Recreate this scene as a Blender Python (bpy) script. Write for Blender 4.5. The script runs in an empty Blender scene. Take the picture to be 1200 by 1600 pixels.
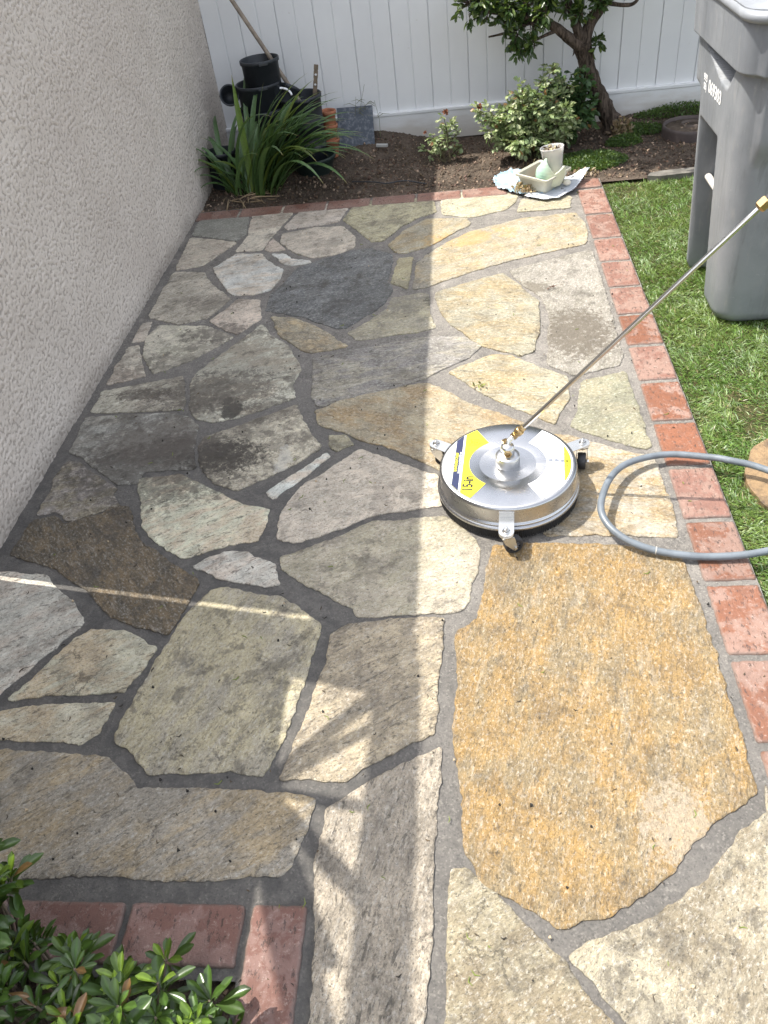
import bpy, bmesh, math, random
import numpy as np
from mathutils import Vector, Matrix, noise as mnoise
from mathutils.geometry import delaunay_2d_cdt

# ---------------------------------------------------------------- camera, sky, sun, exposure
scene = bpy.context.scene
cam_d = bpy.data.cameras.new("camera")
cam = bpy.data.objects.new("camera", cam_d)
scene.collection.objects.link(cam)
scene.camera = cam
cam_d.sensor_fit = 'VERTICAL'; cam_d.sensor_height = 36.0
cam_d.lens = 1230.0 / 1600.0 * 36.0
cam_d.clip_start = 0.02; cam_d.clip_end = 500.0
RT = Vector((0.99232851, 0.06027014, -0.10794275))
DN = Vector((-0.03951624, -0.67268551, -0.73887257))
FW = Vector((-0.11714348, 0.73746981, -0.66514336))
m = Matrix((( RT.x, -DN.x, -FW.x, 0.0), (RT.y, -DN.y, -FW.y, 0.0), (RT.z, -DN.z, -FW.z, 1.55), (0, 0, 0, 1)))
cam.matrix_world = m

SX, SY = 0.58, -0.15                 # shadow shift per metre of height
sun_dir = Vector((-SX, -SY, 1.0)).normalized()
world = bpy.data.worlds.new("World"); scene.world = world
world.use_nodes = True
wn = world.node_tree.nodes; wl = world.node_tree.links
for n in list(wn): wn.remove(n)
sky = wn.new('ShaderNodeTexSky'); sky.sky_type = 'NISHITA'; sky.sun_disc = False
sky.sun_elevation = math.asin(sun_dir.z)
sky.sun_rotation = math.atan2(sun_dir.x, sun_dir.y)
sky.air_density = 1.0; sky.dust_density = 2.5; sky.ozone_density = 1.0
bg = wn.new('ShaderNodeBackground'); bg.inputs[1].default_value = 0.15
wo = wn.new('ShaderNodeOutputWorld')
hsv = wn.new('ShaderNodeHueSaturation'); hsv.inputs['Saturation'].default_value = 0.34
wl.new(sky.outputs[0], hsv.inputs['Color']); wl.new(hsv.outputs[0], bg.inputs[0]); wl.new(bg.outputs[0], wo.inputs[0])
sun_d = bpy.data.lights.new("sun", 'SUN'); sun_d.energy = 2.6; sun_d.angle = math.radians(0.40)
sun_d.color = (1.0, 0.95, 0.86)
sun = bpy.data.objects.new("sun", sun_d); scene.collection.objects.link(sun)
sun.rotation_euler = sun_dir.to_track_quat('Z', 'Y').to_euler()
sun.location = (-4, 2, 8)
scene.view_settings.view_transform = 'Standard'
scene.view_settings.look = 'None'
scene.view_settings.gamma = 1.0
scene.view_settings.exposure = 1.68
scene.view_settings.use_curve_mapping = False

rng = np.random.default_rng(7)
random.seed(7)
COL = scene.collection

# ---------------------------------------------------------------- helpers
def tag(o, label=None, cat=None, group=None, kind=None):
    if label: o['label'] = label
    if cat: o['category'] = cat
    if group: o['group'] = group
    if kind: o['kind'] = kind
    return o

def thing(name, label, cat, loc=(0, 0, 0), group=None, rz=0.0):
    o = bpy.data.objects.new(name, None); COL.objects.link(o)
    o.location = loc; o.rotation_euler = (0, 0, rz); o.empty_display_size = 0.1
    return tag(o, label, cat, group)

def link(name, me, mat, parent=None):
    o = bpy.data.objects.new(name, me); COL.objects.link(o)
    if mat is not None:
        for mm in (mat if isinstance(mat, (list, tuple)) else [mat]): me.materials.append(mm)
    if parent: o.parent = parent
    return o

def np_mesh(name, verts, faces, smooth=False):
    """faces: list of arrays (n,k) or list of python tuples"""
    me = bpy.data.meshes.new(name)
    verts = np.asarray(verts, dtype=np.float32)
    me.vertices.add(len(verts)); me.vertices.foreach_set('co', verts.ravel())
    if isinstance(faces, np.ndarray): faces = [faces]
    idx = np.concatenate([f.ravel() for f in faces]).astype(np.int32)
    tot = np.concatenate([np.full(len(f), f.shape[1], dtype=np.int32) for f in faces])
    st = np.concatenate([[0], np.cumsum(tot)[:-1]]).astype(np.int32)
    me.loops.add(len(idx)); me.loops.foreach_set('vertex_index', idx)
    me.polygons.add(len(tot)); me.polygons.foreach_set('loop_start', st)
    me.polygons.foreach_set('loop_total', tot)
    if smooth: me.polygons.foreach_set('use_smooth', np.ones(len(tot), dtype=bool))
    me.update(calc_edges=True); me.validate()
    return me

def set_col(me, name, cols):
    a = me.attributes.new(name, 'FLOAT_COLOR', 'POINT')
    c = np.ones((len(me.vertices), 4), dtype=np.float32); c[:, :3] = cols
    a.data.foreach_set('color', c.ravel())

class MB:
    def __init__(s): s.v = []; s.f = []; s.sm = []
    def add(s, verts, faces, smooth=False, M=None):
        b = len(s.v)
        for p in verts:
            p = Vector(p)
            s.v.append(tuple(M @ p) if M is not None else tuple(p))
        for f in faces: s.f.append(tuple(i + b for i in f)); s.sm.append(smooth)
        return s
    def box(s, c, d, M=None, bev=0.0):
        bm = bmesh.new(); bmesh.ops.create_cube(bm, size=1.0)
        for v in bm.verts: v.co = Vector((v.co.x * d[0], v.co.y * d[1], v.co.z * d[2]))
        if bev > 0: bmesh.ops.bevel(bm, geom=bm.edges[:], offset=bev, segments=2, affect='EDGES', profile=0.6)
        for v in bm.verts: v.co += Vector(c)
        bm.verts.index_update()
        s.add([v.co.copy() for v in bm.verts], [[v.index for v in f.verts] for f in bm.faces], False, M)
        bm.free(); return s
    def lathe(s, prof, seg=64, M=None, smooth=True, cap=False):
        n = len(prof); vs = []; fs = []
        for i in range(seg):
            a = 2 * math.pi * i / seg
            for r, z in prof: vs.append((r * math.cos(a), r * math.sin(a), z))
        for i in range(seg):
            j = (i + 1) % seg
            for k in range(n - 1): fs.append((i * n + k, j * n + k, j * n + k + 1, i * n + k + 1))
        s.add(vs, fs, smooth, M)
        if cap:
            s.add([vs[i * n] for i in range(seg)][::-1], [tuple(range(seg))], False, M)
            s.add([vs[i * n + n - 1] for i in range(seg)], [tuple(range(seg))], False, M)
        return s
    def tube(s, pts, r, seg=16, M=None, cap=True):
        pts = [Vector(p) for p in pts]; n = len(pts)
        rs = r if isinstance(r, (list, tuple)) else [r] * n
        vs = []; up = Vector((0, 0, 1)); prev = None
        for i, p in enumerate(pts):
            t = (pts[min(i + 1, n - 1)] - pts[max(i - 1, 0)]).normalized()
            if prev is None:
                a = t.cross(up)
                if a.length < 1e-3: a = t.cross(Vector((1, 0, 0)))
                a.normalize()
            else:
                a = (prev - t * prev.dot(t)).normalized()
            prev = a; b = t.cross(a)
            for k in range(seg):
                th = 2 * math.pi * k / seg
                vs.append(p + (a * math.cos(th) + b * math.sin(th)) * rs[i])
        fs = []
        for i in range(n - 1):
            for k in range(seg):
                k2 = (k + 1) % seg
                fs.append((i * seg + k, i * seg + k2, (i + 1) * seg + k2, (i + 1) * seg + k))
        s.add(vs, fs, True, M)
        if cap:
            s.add(vs[:seg], [tuple(range(seg))], False, M); s.add(vs[-seg:], [tuple(range(seg))[::-1]], False, M)
        return s
    def prism(s, poly, z0, z1, M=None):
        n = len(poly)
        vs = [(x, y, z0) for x, y in poly] + [(x, y, z1) for x, y in poly]
        fs = [tuple(range(n))[::-1], tuple(range(n, 2 * n))] + [(i, (i + 1) % n, n + (i + 1) % n, n + i) for i in range(n)]
        return s.add(vs, fs, False, M)
    def build(s, name, mat, parent=None, fix=True):
        me = bpy.data.meshes.new(name); me.from_pydata(s.v, [], s.f)
        for p, q in zip(me.polygons, s.sm): p.use_smooth = q
        if fix:
            bm = bmesh.new(); bm.from_mesh(me); bmesh.ops.recalc_face_normals(bm, faces=bm.faces[:]); bm.to_mesh(me); bm.free()
        me.update()
        return link(name, me, mat, parent)

def frame(o, zdir, xhint=(1, 0, 0)):
    z = Vector(zdir).normalized(); x = Vector(xhint); x = (x - z * x.dot(z))
    if x.length < 1e-4: x = Vector((0, 1, 0)) - z * z.y
    x.normalize(); y = z.cross(x)
    return Matrix(((x.x, y.x, z.x, o[0]), (x.y, y.y, z.y, o[1]), (x.z, y.z, z.z, o[2]), (0, 0, 0, 1)))

# numpy gradient noise
def _h(ix, iy, sd):
    n = (ix.astype(np.int64) * 374761393 + iy.astype(np.int64) * 668265263 + sd * 2147483647 + 1013) & 0xffffffff
    n = ((n ^ (n >> 13)) * 1274126177) & 0xffffffff
    return (n ^ (n >> 16)) & 0xffffffff
def pn(x, y, sd=0):
    x = np.asarray(x, float); y = np.asarray(y, float)
    ix = np.floor(x); iy = np.floor(y); fx = x - ix; fy = y - iy
    u = fx * fx * fx * (fx * (fx * 6 - 15) + 10); w = fy * fy * fy * (fy * (fy * 6 - 15) + 10)
    def g(dx, dy):
        a = _h(ix + dx, iy + dy, sd) / 4294967296.0 * 6.2831853
        return np.cos(a) * (fx - dx) + np.sin(a) * (fy - dy)
    return ((g(0, 0) * (1 - u) + g(1, 0) * u) * (1 - w) + (g(0, 1) * (1 - u) + g(1, 1) * u) * w) * 1.4
def fbm(x, y, o=4, sd=0):
    r = 0; a = 1.0; t = 0
    for i in range(o):
        r = r + a * pn(x * 2 ** i, y * 2 ** i, sd + i * 17); t += a; a *= 0.5
    return r / t
def ss(a, b, x):
    t = np.clip((x - a) / (b - a), 0, 1); return t * t * (3 - 2 * t)

# ---------------------------------------------------------------- materials
class NT:
    def __init__(s, name):
        s.m = bpy.data.materials.new(name); s.m.use_nodes = True
        s.t = s.m.node_tree
        for n in list(s.t.nodes): s.t.nodes.remove(n)
        s.out = s.t.nodes.new('ShaderNodeOutputMaterial')
        s.b = s.t.nodes.new('ShaderNodeBsdfPrincipled')
        s.t.links.new(s.b.outputs[0], s.out.inputs[0])
    def n(s, typ, **k):
        nd = s.t.nodes.new(typ)
        for a, v in k.items(): setattr(nd, a, v)
        return nd
    def l(s, a, b): s.t.links.new(a, b)
    def val(s, inp, v):
        if hasattr(v, 'is_output') or isinstance(v, bpy.types.NodeSocket): s.l(v, inp)
        else: inp.default_value = v
    def math(s, op, a, b=0.0, c=None, clamp=False):
        nd = s.n('ShaderNodeMath', operation=op, use_clamp=clamp)
        s.val(nd.inputs[0], a); s.val(nd.inputs[1], b)
        if c is not None: s.val(nd.inputs[2], c)
        return nd.outputs[0]
    def ramp(s, x, lo, hi, a=0.0, b=1.0):
        nd = s.n('ShaderNodeMapRange', interpolation_type='SMOOTHSTEP')
        s.val(nd.inputs[0], x)
        nd.inputs[1].default_value = lo; nd.inputs[2].default_value = hi
        s.val(nd.inputs[3], a); s.val(nd.inputs[4], b)
        return nd.outputs[0]
    def mix(s, f, a, b, mode='MIX'):
        nd = s.n('ShaderNodeMix', data_type='RGBA', blend_type=mode)
        s.val(nd.inputs[0], f)
        for i, v in ((6, a), (7, b)):
            if isinstance(v, (tuple, list)): nd.inputs[i].default_value = (*v[:3], 1.0)
            else: s.l(v, nd.inputs[i])
        return nd.outputs[2]
    def noise(s, vec, scale, detail=4.0, rough=0.55, dist=0.0, col=False):
        nd = s.n('ShaderNodeTexNoise'); 
        if vec is not None: s.l(vec, nd.inputs['Vector'])
        nd.inputs['Scale'].default_value = scale; nd.inputs['Detail'].default_value = detail
        nd.inputs['Roughness'].default_value = rough; nd.inputs['Distortion'].default_value = dist
        return nd.outputs[1 if col else 0]
    def voro(s, vec, scale, feat='F1', out='Distance'):
        nd = s.n('ShaderNodeTexVoronoi', feature=feat)
        if vec is not None: s.l(vec, nd.inputs['Vector'])
        nd.inputs['Scale'].default_value = scale
        return nd.outputs[out]
    def pos(s): return s.n('ShaderNodeNewGeometry').outputs['Position']
    def obj(s): return s.n('ShaderNodeTexCoord').outputs['Object']
    def attr(s, name, out='Color'): return s.n('ShaderNodeAttribute', attribute_name=name).outputs[out]
    def mapv(s, vec, scale=(1, 1, 1), rot=(0, 0, 0), loc=(0, 0, 0)):
        nd = s.n('ShaderNodeMapping'); s.l(vec, nd.inputs[0])
        nd.inputs['Scale'].default_value = scale; nd.inputs['Rotation'].default_value = rot; nd.inputs['Location'].default_value = loc
        return nd.outputs[0]
    def bump(s, h, dist=0.002, strength=1.0, prev=None):
        nd = s.n('ShaderNodeBump'); s.l(h, nd.inputs['Height'])
        nd.inputs['Distance'].default_value = dist; nd.inputs['Strength'].default_value = strength
        if prev is not None: s.l(prev, nd.inputs['Normal'])
        return nd.outputs[0]
    def set(s, **k):
        for a, v in k.items():
            nm = {'color': 'Base Color', 'rough': 'Roughness', 'metal': 'Metallic', 'normal': 'Normal', 'spec': 'Specular IOR Level',
                  'aniso': 'Anisotropic', 'trans': 'Transmission Weight', 'ior': 'IOR', 'alpha': 'Alpha', 'coat': 'Coat Weight', 'tangent': 'Tangent',
                  'sheen': 'Sheen Weight'}[a]
            i = s.b.inputs[nm]
            if isinstance(v, bpy.types.NodeSocket): s.l(v, i)
            elif isinstance(v, (tuple, list)): i.default_value = (*v[:3], 1.0)
            else: i.default_value = v
        return s

def simple(name, col, rough=0.5, metal=0.0, var=0.12, scale=8.0, bump=0.0, bscale=60.0, spec=0.5):
    t = NT(name); p = t.obj()
    nz = t.noise(p, scale, 5, 0.6)
    dark = tuple(c * (1 - var * 1.6) for c in col); lite = tuple(min(1, c * (1 + var)) for c in col)
    t.set(color=t.mix(t.ramp(nz, 0.3, 0.7), dark, lite), metal=metal, spec=spec)
    t.set(rough=t.ramp(t.noise(p, scale * 3, 4), 0.3, 0.7, rough * 0.85, min(1, rough * 1.15)))
    if bump > 0: t.set(normal=t.bump(t.noise(p, bscale, 5, 0.6), bump))
    return t.m

def leaf_mat(name, rough=0.42, transl=0.25, spec=0.5):
    t = NT(name); c = t.attr('lc')
    nz = t.noise(t.obj(), 90.0, 3)
    c2 = t.mix(t.ramp(nz, 0.35, 0.7, 0.0, 0.35), c, (0.02, 0.03, 0.01))
    t.set(color=c2, rough=rough, spec=spec)
    tr = t.n('ShaderNodeBsdfTranslucent'); cc = t.mix(0.35, c, (0.35, 0.5, 0.05)); t.l(cc, tr.inputs[0])
    mx = t.n('ShaderNodeMixShader'); mx.inputs[0].default_value = transl
    t.l(t.b.outputs[0], mx.inputs[1]); t.l(tr.outputs[0], mx.inputs[2]); t.l(mx.outputs[0], t.out.inputs[0])
    return t.m

# flagstone: colours per stone come from mesh attributes, the grain frame from the UV map
def mat_flagstone():
    t = NT('quartzite flagstone')
    uv = t.n('ShaderNodeUVMap', uv_map='grain').outputs[0]
    P = t.pos()
    c1 = t.attr('c1'); c2 = t.attr('c2'); par = t.n('ShaderNodeSeparateColor'); t.l(t.attr('par'), par.inputs[0])
    streak, wet, dirt = par.outputs[0], par.outputs[1], par.outputs[2]
    warp = t.noise(uv, 5.0, 4, 0.6, 0.6)
    g1 = t.noise(t.mapv(uv, (9, 26, 1)), 1.0, 7, 0.62, 0.8)          # broad bands along the cleft
    g2 = t.noise(t.mapv(uv, (85, 125, 1)), 1.0, 5, 0.78, 0.3)        # fine grain
    g3 = t.noise(t.mapv(uv, (24, 85, 1)), 1.0, 7, 0.74, 0.7)        # dark streaks
    blot = t.noise(uv, 16.0, 7, 0.72, 0.3)
    base = t.mix(t.ramp(t.math('ADD', t.math('MULTIPLY', warp, 0.6), t.math('MULTIPLY', g1, 0.6)), 0.52, 0.70), c1, c2)
    base = t.mix(t.ramp(t.noise(uv, 11.0, 6, 0.7), 0.40, 0.66, 0.30, 0.0), base, (0.10, 0.092, 0.075))
    # mineral salt and pepper
    base = t.mix(t.ramp(g2, 0.51, 0.63, 0.0, 0.65), base, t.mix(0.42, base, (0.95, 0.93, 0.87)))
    base = t.mix(t.ramp(g2, 0.45, 0.35, 0.0, 0.6), base, t.mix(0.70, base, (0.04, 0.035, 0.03)))
    darkc = t.mix(0.80, base, (0.03, 0.027, 0.022))
    g4 = t.noise(t.mapv(uv, (9, 34, 1)), 1.0, 9, 0.74, 0.7)
    base = t.mix(t.math('MULTIPLY', t.ramp(g4, 0.57, 0.63, 0.0, 0.52), streak), base, darkc)
    base = t.mix(t.math('MULTIPLY', t.ramp(g4, 0.45, 0.38, 0.0, 0.30), streak), base, t.mix(0.5, base, (0.9, 0.88, 0.82)))
    base = t.mix(t.math('MULTIPLY', t.ramp(g3, 0.555, 0.62, 0.0, 0.85), streak), base, darkc)
    pits = t.ramp(t.noise(t.mapv(uv, (85, 130, 1)), 1.0, 5, 0.8), 0.60, 0.66)
    base = t.mix(t.math('MULTIPLY', pits, t.math('ADD', t.math('MULTIPLY', dirt, 0.7), 0.35)), base, t.mix(0.75, base, (0.03, 0.026, 0.02)))
    lich = t.math('MULTIPLY', t.ramp(blot, 0.53, 0.62), dirt)
    base = t.mix(lich, base, t.mix(0.72, base, (0.085, 0.074, 0.06)))
    macro = t.noise(P, 5.5, 8, 0.74, 0.4)                            # grime that runs across neighbouring stones
    base = t.mix(t.math('MULTIPLY', t.ramp(macro, 0.53, 0.60), t.math('MULTIPLY', dirt, 1.0)), base, t.mix(0.62, base, (0.07, 0.06, 0.05)))
    spk = t.ramp(t.noise(uv, 60.0, 4, 0.75), 0.64, 0.70)             # small dark spots of algae
    base = t.mix(t.math('MULTIPLY', spk, dirt), base, (0.035, 0.03, 0.026))
    sp2 = t.noise(t.mapv(uv, (110, 170, 1)), 1.0, 3, 0.8)
    base = t.mix(t.ramp(sp2, 0.585, 0.66, 0.0, 0.85), base, t.mix(0.85, base, (0.035, 0.03, 0.025)))
    sp3 = t.noise(t.mapv(uv, (45, 75, 1)), 1.0, 5, 0.8)
    base = t.mix(t.ramp(sp3, 0.59, 0.65, 0.0, 0.65), base, t.mix(0.8, base, (0.05, 0.042, 0.034)))
    # stains that lie across the paving
    def stain(x, y, rx, ry, ang, amount, col, lo=0.42, hi=0.6, freq=14.0):
        nonlocal base
        q = t.mapv(t.mapv(P, (1, 1, 1), (0, 0, 0), (-x, -y, 0)), (1 / rx, 1 / ry, 0), (0, 0, ang))
        d = t.n('ShaderNodeVectorMath', operation='LENGTH'); t.l(q, d.inputs[0])
        nz = t.noise(P, freq, 8, 0.78, 0.4)
        k = t.math('SUBTRACT', nz, t.math('ADD', 0.34, t.math('MULTIPLY', t.math('POWER', d.outputs['Value'], 2.0), 0.19)))
        base = t.mix(t.math('MULTIPLY', t.ramp(k, 0.0, 0.10), amount), base, col)
    stain(-1.00, 2.10, 0.52, 0.30, 0.1, 0.45, (0.09, 0.078, 0.065), freq=24.0)
    stain(-0.95, 2.60, 0.50, 0.34, 0.3, 0.42, (0.10, 0.085, 0.07), freq=30.0)
    stain(-1.05, 1.95, 0.40, 0.22, 0.0, 0.55, (0.05, 0.042, 0.035), freq=48.0)
    stain(-0.35, 3.05, 0.30, 0.25, 0.0, 0.40, (0.07, 0.07, 0.068), freq=18.0)
    stain(-0.865, 2.30, 0.05, 0.09, 0.0, 0.85, (0.03, 0.026, 0.022), 0.42, 0.50)
    stain(-0.827, 2.02, 0.16, 0.11, 0.0, 0.85, (0.045, 0.037, 0.03), 0.50, 0.66, 60.0)
    stain(-0.98, 2.08, 0.20, 0.10, 0.2, 0.7, (0.07, 0.06, 0.05), 0.50, 0.70, 40.0)
    stain(-0.93, 2.42, 0.26, 0.16, 0.2, 0.65, (0.10, 0.085, 0.07), 0.48, 0.62, 36.0)
    stain(-1.1, 2.12, 0.24, 0.16, 0.1, 0.5, (0.12, 0.10, 0.085), 0.48, 0.62, 26.0)
    stain(-0.70, 2.28, 0.16, 0.08, 0.5, 0.6, (0.09, 0.075, 0.06), 0.48, 0.62, 40.0)
    stain(-1.22, 2.42, 0.14, 0.05, 0.2, 0.7, (0.07, 0.055, 0.045), 0.48, 0.62, 40.0)
    stain(-1.10, 3.12, 0.16, 0.10, 0.5, 0.45, (0.12, 0.10, 0.08), 0.48, 0.62, 50.0)
    stain(-1.03, 2.86, 0.16, 0.10, 0.3, 0.6, (0.14, 0.12, 0.10), 0.46, 0.6, 30.0)
    stain(0.37, 0.76, 0.080, 0.11, 0.3, 0.75, (0.44, 0.37, 0.275), 0.44, 0.56, 50.0)
    stain(0.40, 2.68, 0.17, 0.22, 0.0, 0.85, (0.12, 0.10, 0.075), 0.50, 0.6, 48.0)
    stain(0.27, 3.06, 0.07, 0.06, 0.0, 0.7, (0.13, 0.11, 0.08), 0.48, 0.58, 44.0)
    stain(0.0, 3.62, 0.24, 0.10, 0.1, 0.55, (0.50, 0.31, 0.10), 0.44, 0.7, 12.0)
    stain(-0.62, 1.98, 0.03, 0.10, 1.2, 0.5, (0.62, 0.60, 0.54), 0.44, 0.6, 30.0)
    fine = t.noise(uv, 420.0, 3, 0.7)
    base = t.mix(t.ramp(fine, 0.35, 0.7, 0.22, 0.0), base, (0.05, 0.045, 0.035))
    # clefts: stepped layers
    lay = t.noise(t.mapv(uv, (7, 22, 1)), 1.0, 5, 0.6, 0.7)
    fr = t.math('FRACT', t.math('MULTIPLY', lay, 7.0))
    led = t.ramp(fr, 0.0, 0.10)
    h = t.math('ADD', t.math('MULTIPLY', led, 0.16), t.math('MULTIPLY', g3, 0.7))
    h = t.math('ADD', h, t.math('MULTIPLY', g2, 1.0))
    h = t.math('SUBTRACT', h, t.math('MULTIPLY', pits, 0.35))
    b1 = t.bump(h, 0.0040, 1.0)
    b1 = t.bump(t.noise(uv, 260.0, 4, 0.75), 0.0018, 1.0, b1)
    vc = t.voro(t.mapv(uv, (260, 420, 260)), 1.0, out='Color')        # mica flakes, each its own tilt
    vs = t.n('ShaderNodeVectorMath', operation='SUBTRACT'); t.l(vc, vs.inputs[0]); vs.inputs[1].default_value = (0.5, 0.5, 0.5)
    sc_ = t.n('ShaderNodeVectorMath', operation='SCALE'); t.l(vs.outputs[0], sc_.inputs[0]); t.l(t.math('ADD', 0.18, t.math('MULTIPLY', wet, 0.95)), sc_.inputs['Scale'])
    va = t.n('ShaderNodeVectorMath', operation='ADD'); t.l(sc_.outputs[0], va.inputs[0]); t.l(b1, va.inputs[1])
    vn = t.n('ShaderNodeVectorMath', operation='NORMALIZE'); t.l(va.outputs[0], vn.inputs[0])
    b2 = vn.outputs[0]
    # hairline cracks
    cw = t.n('ShaderNodeVectorMath', operation='MULTIPLY_ADD'); t.l(t.noise(uv, 7.0, 7, 0.7, 0.0, True), cw.inputs[0]); cw.inputs[1].default_value = (0.16, 0.16, 0.0); t.l(uv, cw.inputs[2])
    cd = t.voro(cw.outputs[0], 2.6, 'DISTANCE_TO_EDGE')
    crk = t.math('MULTIPLY', t.ramp(cd, 0.0050, 0.0018), t.ramp(t.noise(uv, 4.0, 3), 0.56, 0.62))
    base = t.mix(t.math('MULTIPLY', crk, 0.55), base, (0.03, 0.026, 0.02))
    rr = t.ramp(t.noise(uv, 30.0, 4), 0.3, 0.7, 0.0, 0.18)
    rough = t.math('ADD', t.math('MULTIPLY', t.math('SUBTRACT', 1.0, wet), 0.45), t.math('ADD', rr, 0.27))
    wc = t.mix(t.math('MULTIPLY', wet, 0.38), base, (0.012, 0.010, 0.008))
    t.set(color=wc, rough=rough, normal=b2, spec=0.5)
    return t.m

def mat_mortar():
    t = NT('grey mortar'); P = t.pos()
    n1 = t.noise(P, 6.0, 5); n2 = t.noise(P, 60.0, 8, 0.85); n3 = t.noise(P, 17.0, 8, 0.75); n4 = t.voro(P, 290.0, out='Color')
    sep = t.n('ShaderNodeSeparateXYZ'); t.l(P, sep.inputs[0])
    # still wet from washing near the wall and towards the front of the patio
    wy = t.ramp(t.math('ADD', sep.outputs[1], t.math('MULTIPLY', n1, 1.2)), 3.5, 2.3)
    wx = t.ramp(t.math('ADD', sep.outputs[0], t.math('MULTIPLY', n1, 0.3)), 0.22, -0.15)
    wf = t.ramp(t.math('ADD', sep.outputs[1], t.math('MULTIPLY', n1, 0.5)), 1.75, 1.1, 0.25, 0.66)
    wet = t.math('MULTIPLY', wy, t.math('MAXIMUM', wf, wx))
    s4 = t.n('ShaderNodeSeparateColor'); t.l(n4, s4.inputs[0])
    c = t.mix(t.ramp(n1, 0.35, 0.65), (0.205, 0.188, 0.168), (0.150, 0.138, 0.124))
    c = t.mix(t.ramp(n3, 0.50, 0.66, 0.0, 0.65), c, (0.085, 0.08, 0.072))
    c = t.mix(t.ramp(n3, 0.46, 0.36, 0.0, 0.5), c, (0.36, 0.335, 0.295))
    c = t.mix(t.ramp(n2, 0.50, 0.66, 0.0, 0.55), c, (0.33, 0.30, 0.26))
    c = t.mix(t.ramp(n2, 0.46, 0.34, 0.0, 0.6), c, (0.06, 0.056, 0.05))
    c = t.mix(t.ramp(s4.outputs[0], 0.80, 0.97, 0.0, 0.35), c, (0.42, 0.39, 0.34))
    c = t.mix(t.ramp(s4.outputs[1], 0.80, 0.97, 0.0, 0.45), c, (0.05, 0.047, 0.043))
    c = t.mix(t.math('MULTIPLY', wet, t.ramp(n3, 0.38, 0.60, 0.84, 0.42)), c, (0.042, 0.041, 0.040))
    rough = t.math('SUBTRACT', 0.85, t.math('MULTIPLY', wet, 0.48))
    b = t.bump(t.math('ADD', n2, t.math('MULTIPLY', n3, 1.6)), 0.0045)
    t.set(color=c, rough=rough, normal=b); return t.m

def mat_brick():
    t = NT('washed clay brick'); P = t.pos()
    c1 = t.attr('c1'); c2 = t.attr('c2')
    a = t.noise(P, 11.0, 9, 0.68, 0.3); f = t.noise(P, 80.0, 7, 0.8); f2 = t.noise(t.mapv(P, (110, 45, 45)), 1.0, 5, 0.75)
    mask = t.ramp(a, 0.47, 0.54)
    c = t.mix(mask, c2, c1)
    c = t.mix(t.ramp(t.noise(P, 30.0, 6, 0.7), 0.45, 0.65, 0.0, 0.45), c, t.mix(0.5, c, (0.10, 0.06, 0.05)))
    c = t.mix(t.ramp(f, 0.54, 0.68, 0.0, 0.5), c, (0.50, 0.40, 0.35))
    c = t.mix(t.ramp(f2, 0.555, 0.63, 0.0, 0.85), c, (0.04, 0.022, 0.018))
    c = t.mix(t.attr('edge', 'Fac'), c, (0.13, 0.105, 0.09))
    b = t.bump(t.math('ADD', f, t.math('MULTIPLY', f2, -0.8)), 0.0034)
    t.set(color=c, rough=t.ramp(mask, 0, 1, 0.45, 0.8), normal=b); return t.m

def mat_stucco():
    t = NT('painted stucco'); P = t.obj()
    n1 = t.noise(P, 1.6, 4); n2 = t.noise(P, 260.0, 4, 0.75); n3 = t.noise(P, 38.0, 5)
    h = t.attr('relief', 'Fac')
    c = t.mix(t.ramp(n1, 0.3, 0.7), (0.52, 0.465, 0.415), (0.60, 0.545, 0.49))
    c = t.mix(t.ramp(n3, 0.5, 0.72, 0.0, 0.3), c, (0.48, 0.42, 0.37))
    c = t.mix(t.ramp(h, 0.05, 0.45, 0.62, 0.0), c, (0.24, 0.212, 0.185))      # crease shade put into the colour of the low texture
    sep = t.n('ShaderNodeSeparateXYZ'); t.l(P, sep.inputs[0])
    foot = t.ramp(t.math('ADD', sep.outputs[2], t.math('MULTIPLY', n1, 0.12)), 0.15, 0.055)
    c = t.mix(t.math('MULTIPLY', foot, 0.42), c, (0.14, 0.12, 0.10))
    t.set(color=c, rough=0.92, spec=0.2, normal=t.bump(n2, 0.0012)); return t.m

def mat_soil():
    t = NT('garden soil'); P = t.pos()
    n1 = t.noise(P, 7.0, 5); n2 = t.noise(P, 75.0, 6, 0.7); n3 = t.noise(P, 260.0, 4, 0.7)
    c = t.mix(t.ramp(n1, 0.35, 0.7), (0.060, 0.046, 0.036), (0.135, 0.105, 0.082))
    c = t.mix(t.ramp(n2, 0.45, 0.7, 0.0, 0.7), c, (0.22, 0.175, 0.135))
    c = t.mix(t.ramp(n3, 0.6, 0.75, 0.0, 0.6), c, (0.36, 0.30, 0.24))
    t.set(color=c, rough=0.95, spec=0.15, normal=t.bump(t.math('ADD', n2, n3), 0.008)); return t.m

def mat_lawnsoil():
    t = NT('lawn thatch'); P = t.pos()
    n1 = t.noise(P, 30.0, 5); n2 = t.noise(P, 200.0, 4)
    c = t.mix(t.ramp(n1, 0.35, 0.65), (0.03, 0.04, 0.014), (0.07, 0.07, 0.03))
    c = t.mix(t.ramp(n2, 0.5, 0.7), c, (0.10, 0.07, 0.04))
    t.set(color=c, rough=0.95, spec=0.1, normal=t.bump(n2, 0.006)); return t.m

def mat_attr(name, rough=0.8, spec=0.3, bump=0.0, bs=120.0):
    t = NT(name); c = t.attr('lc'); t.set(color=c, rough=rough, spec=spec)
    if bump: t.set(normal=t.bump(t.noise(t.obj(), bs, 4), bump))
    return t.m

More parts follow.
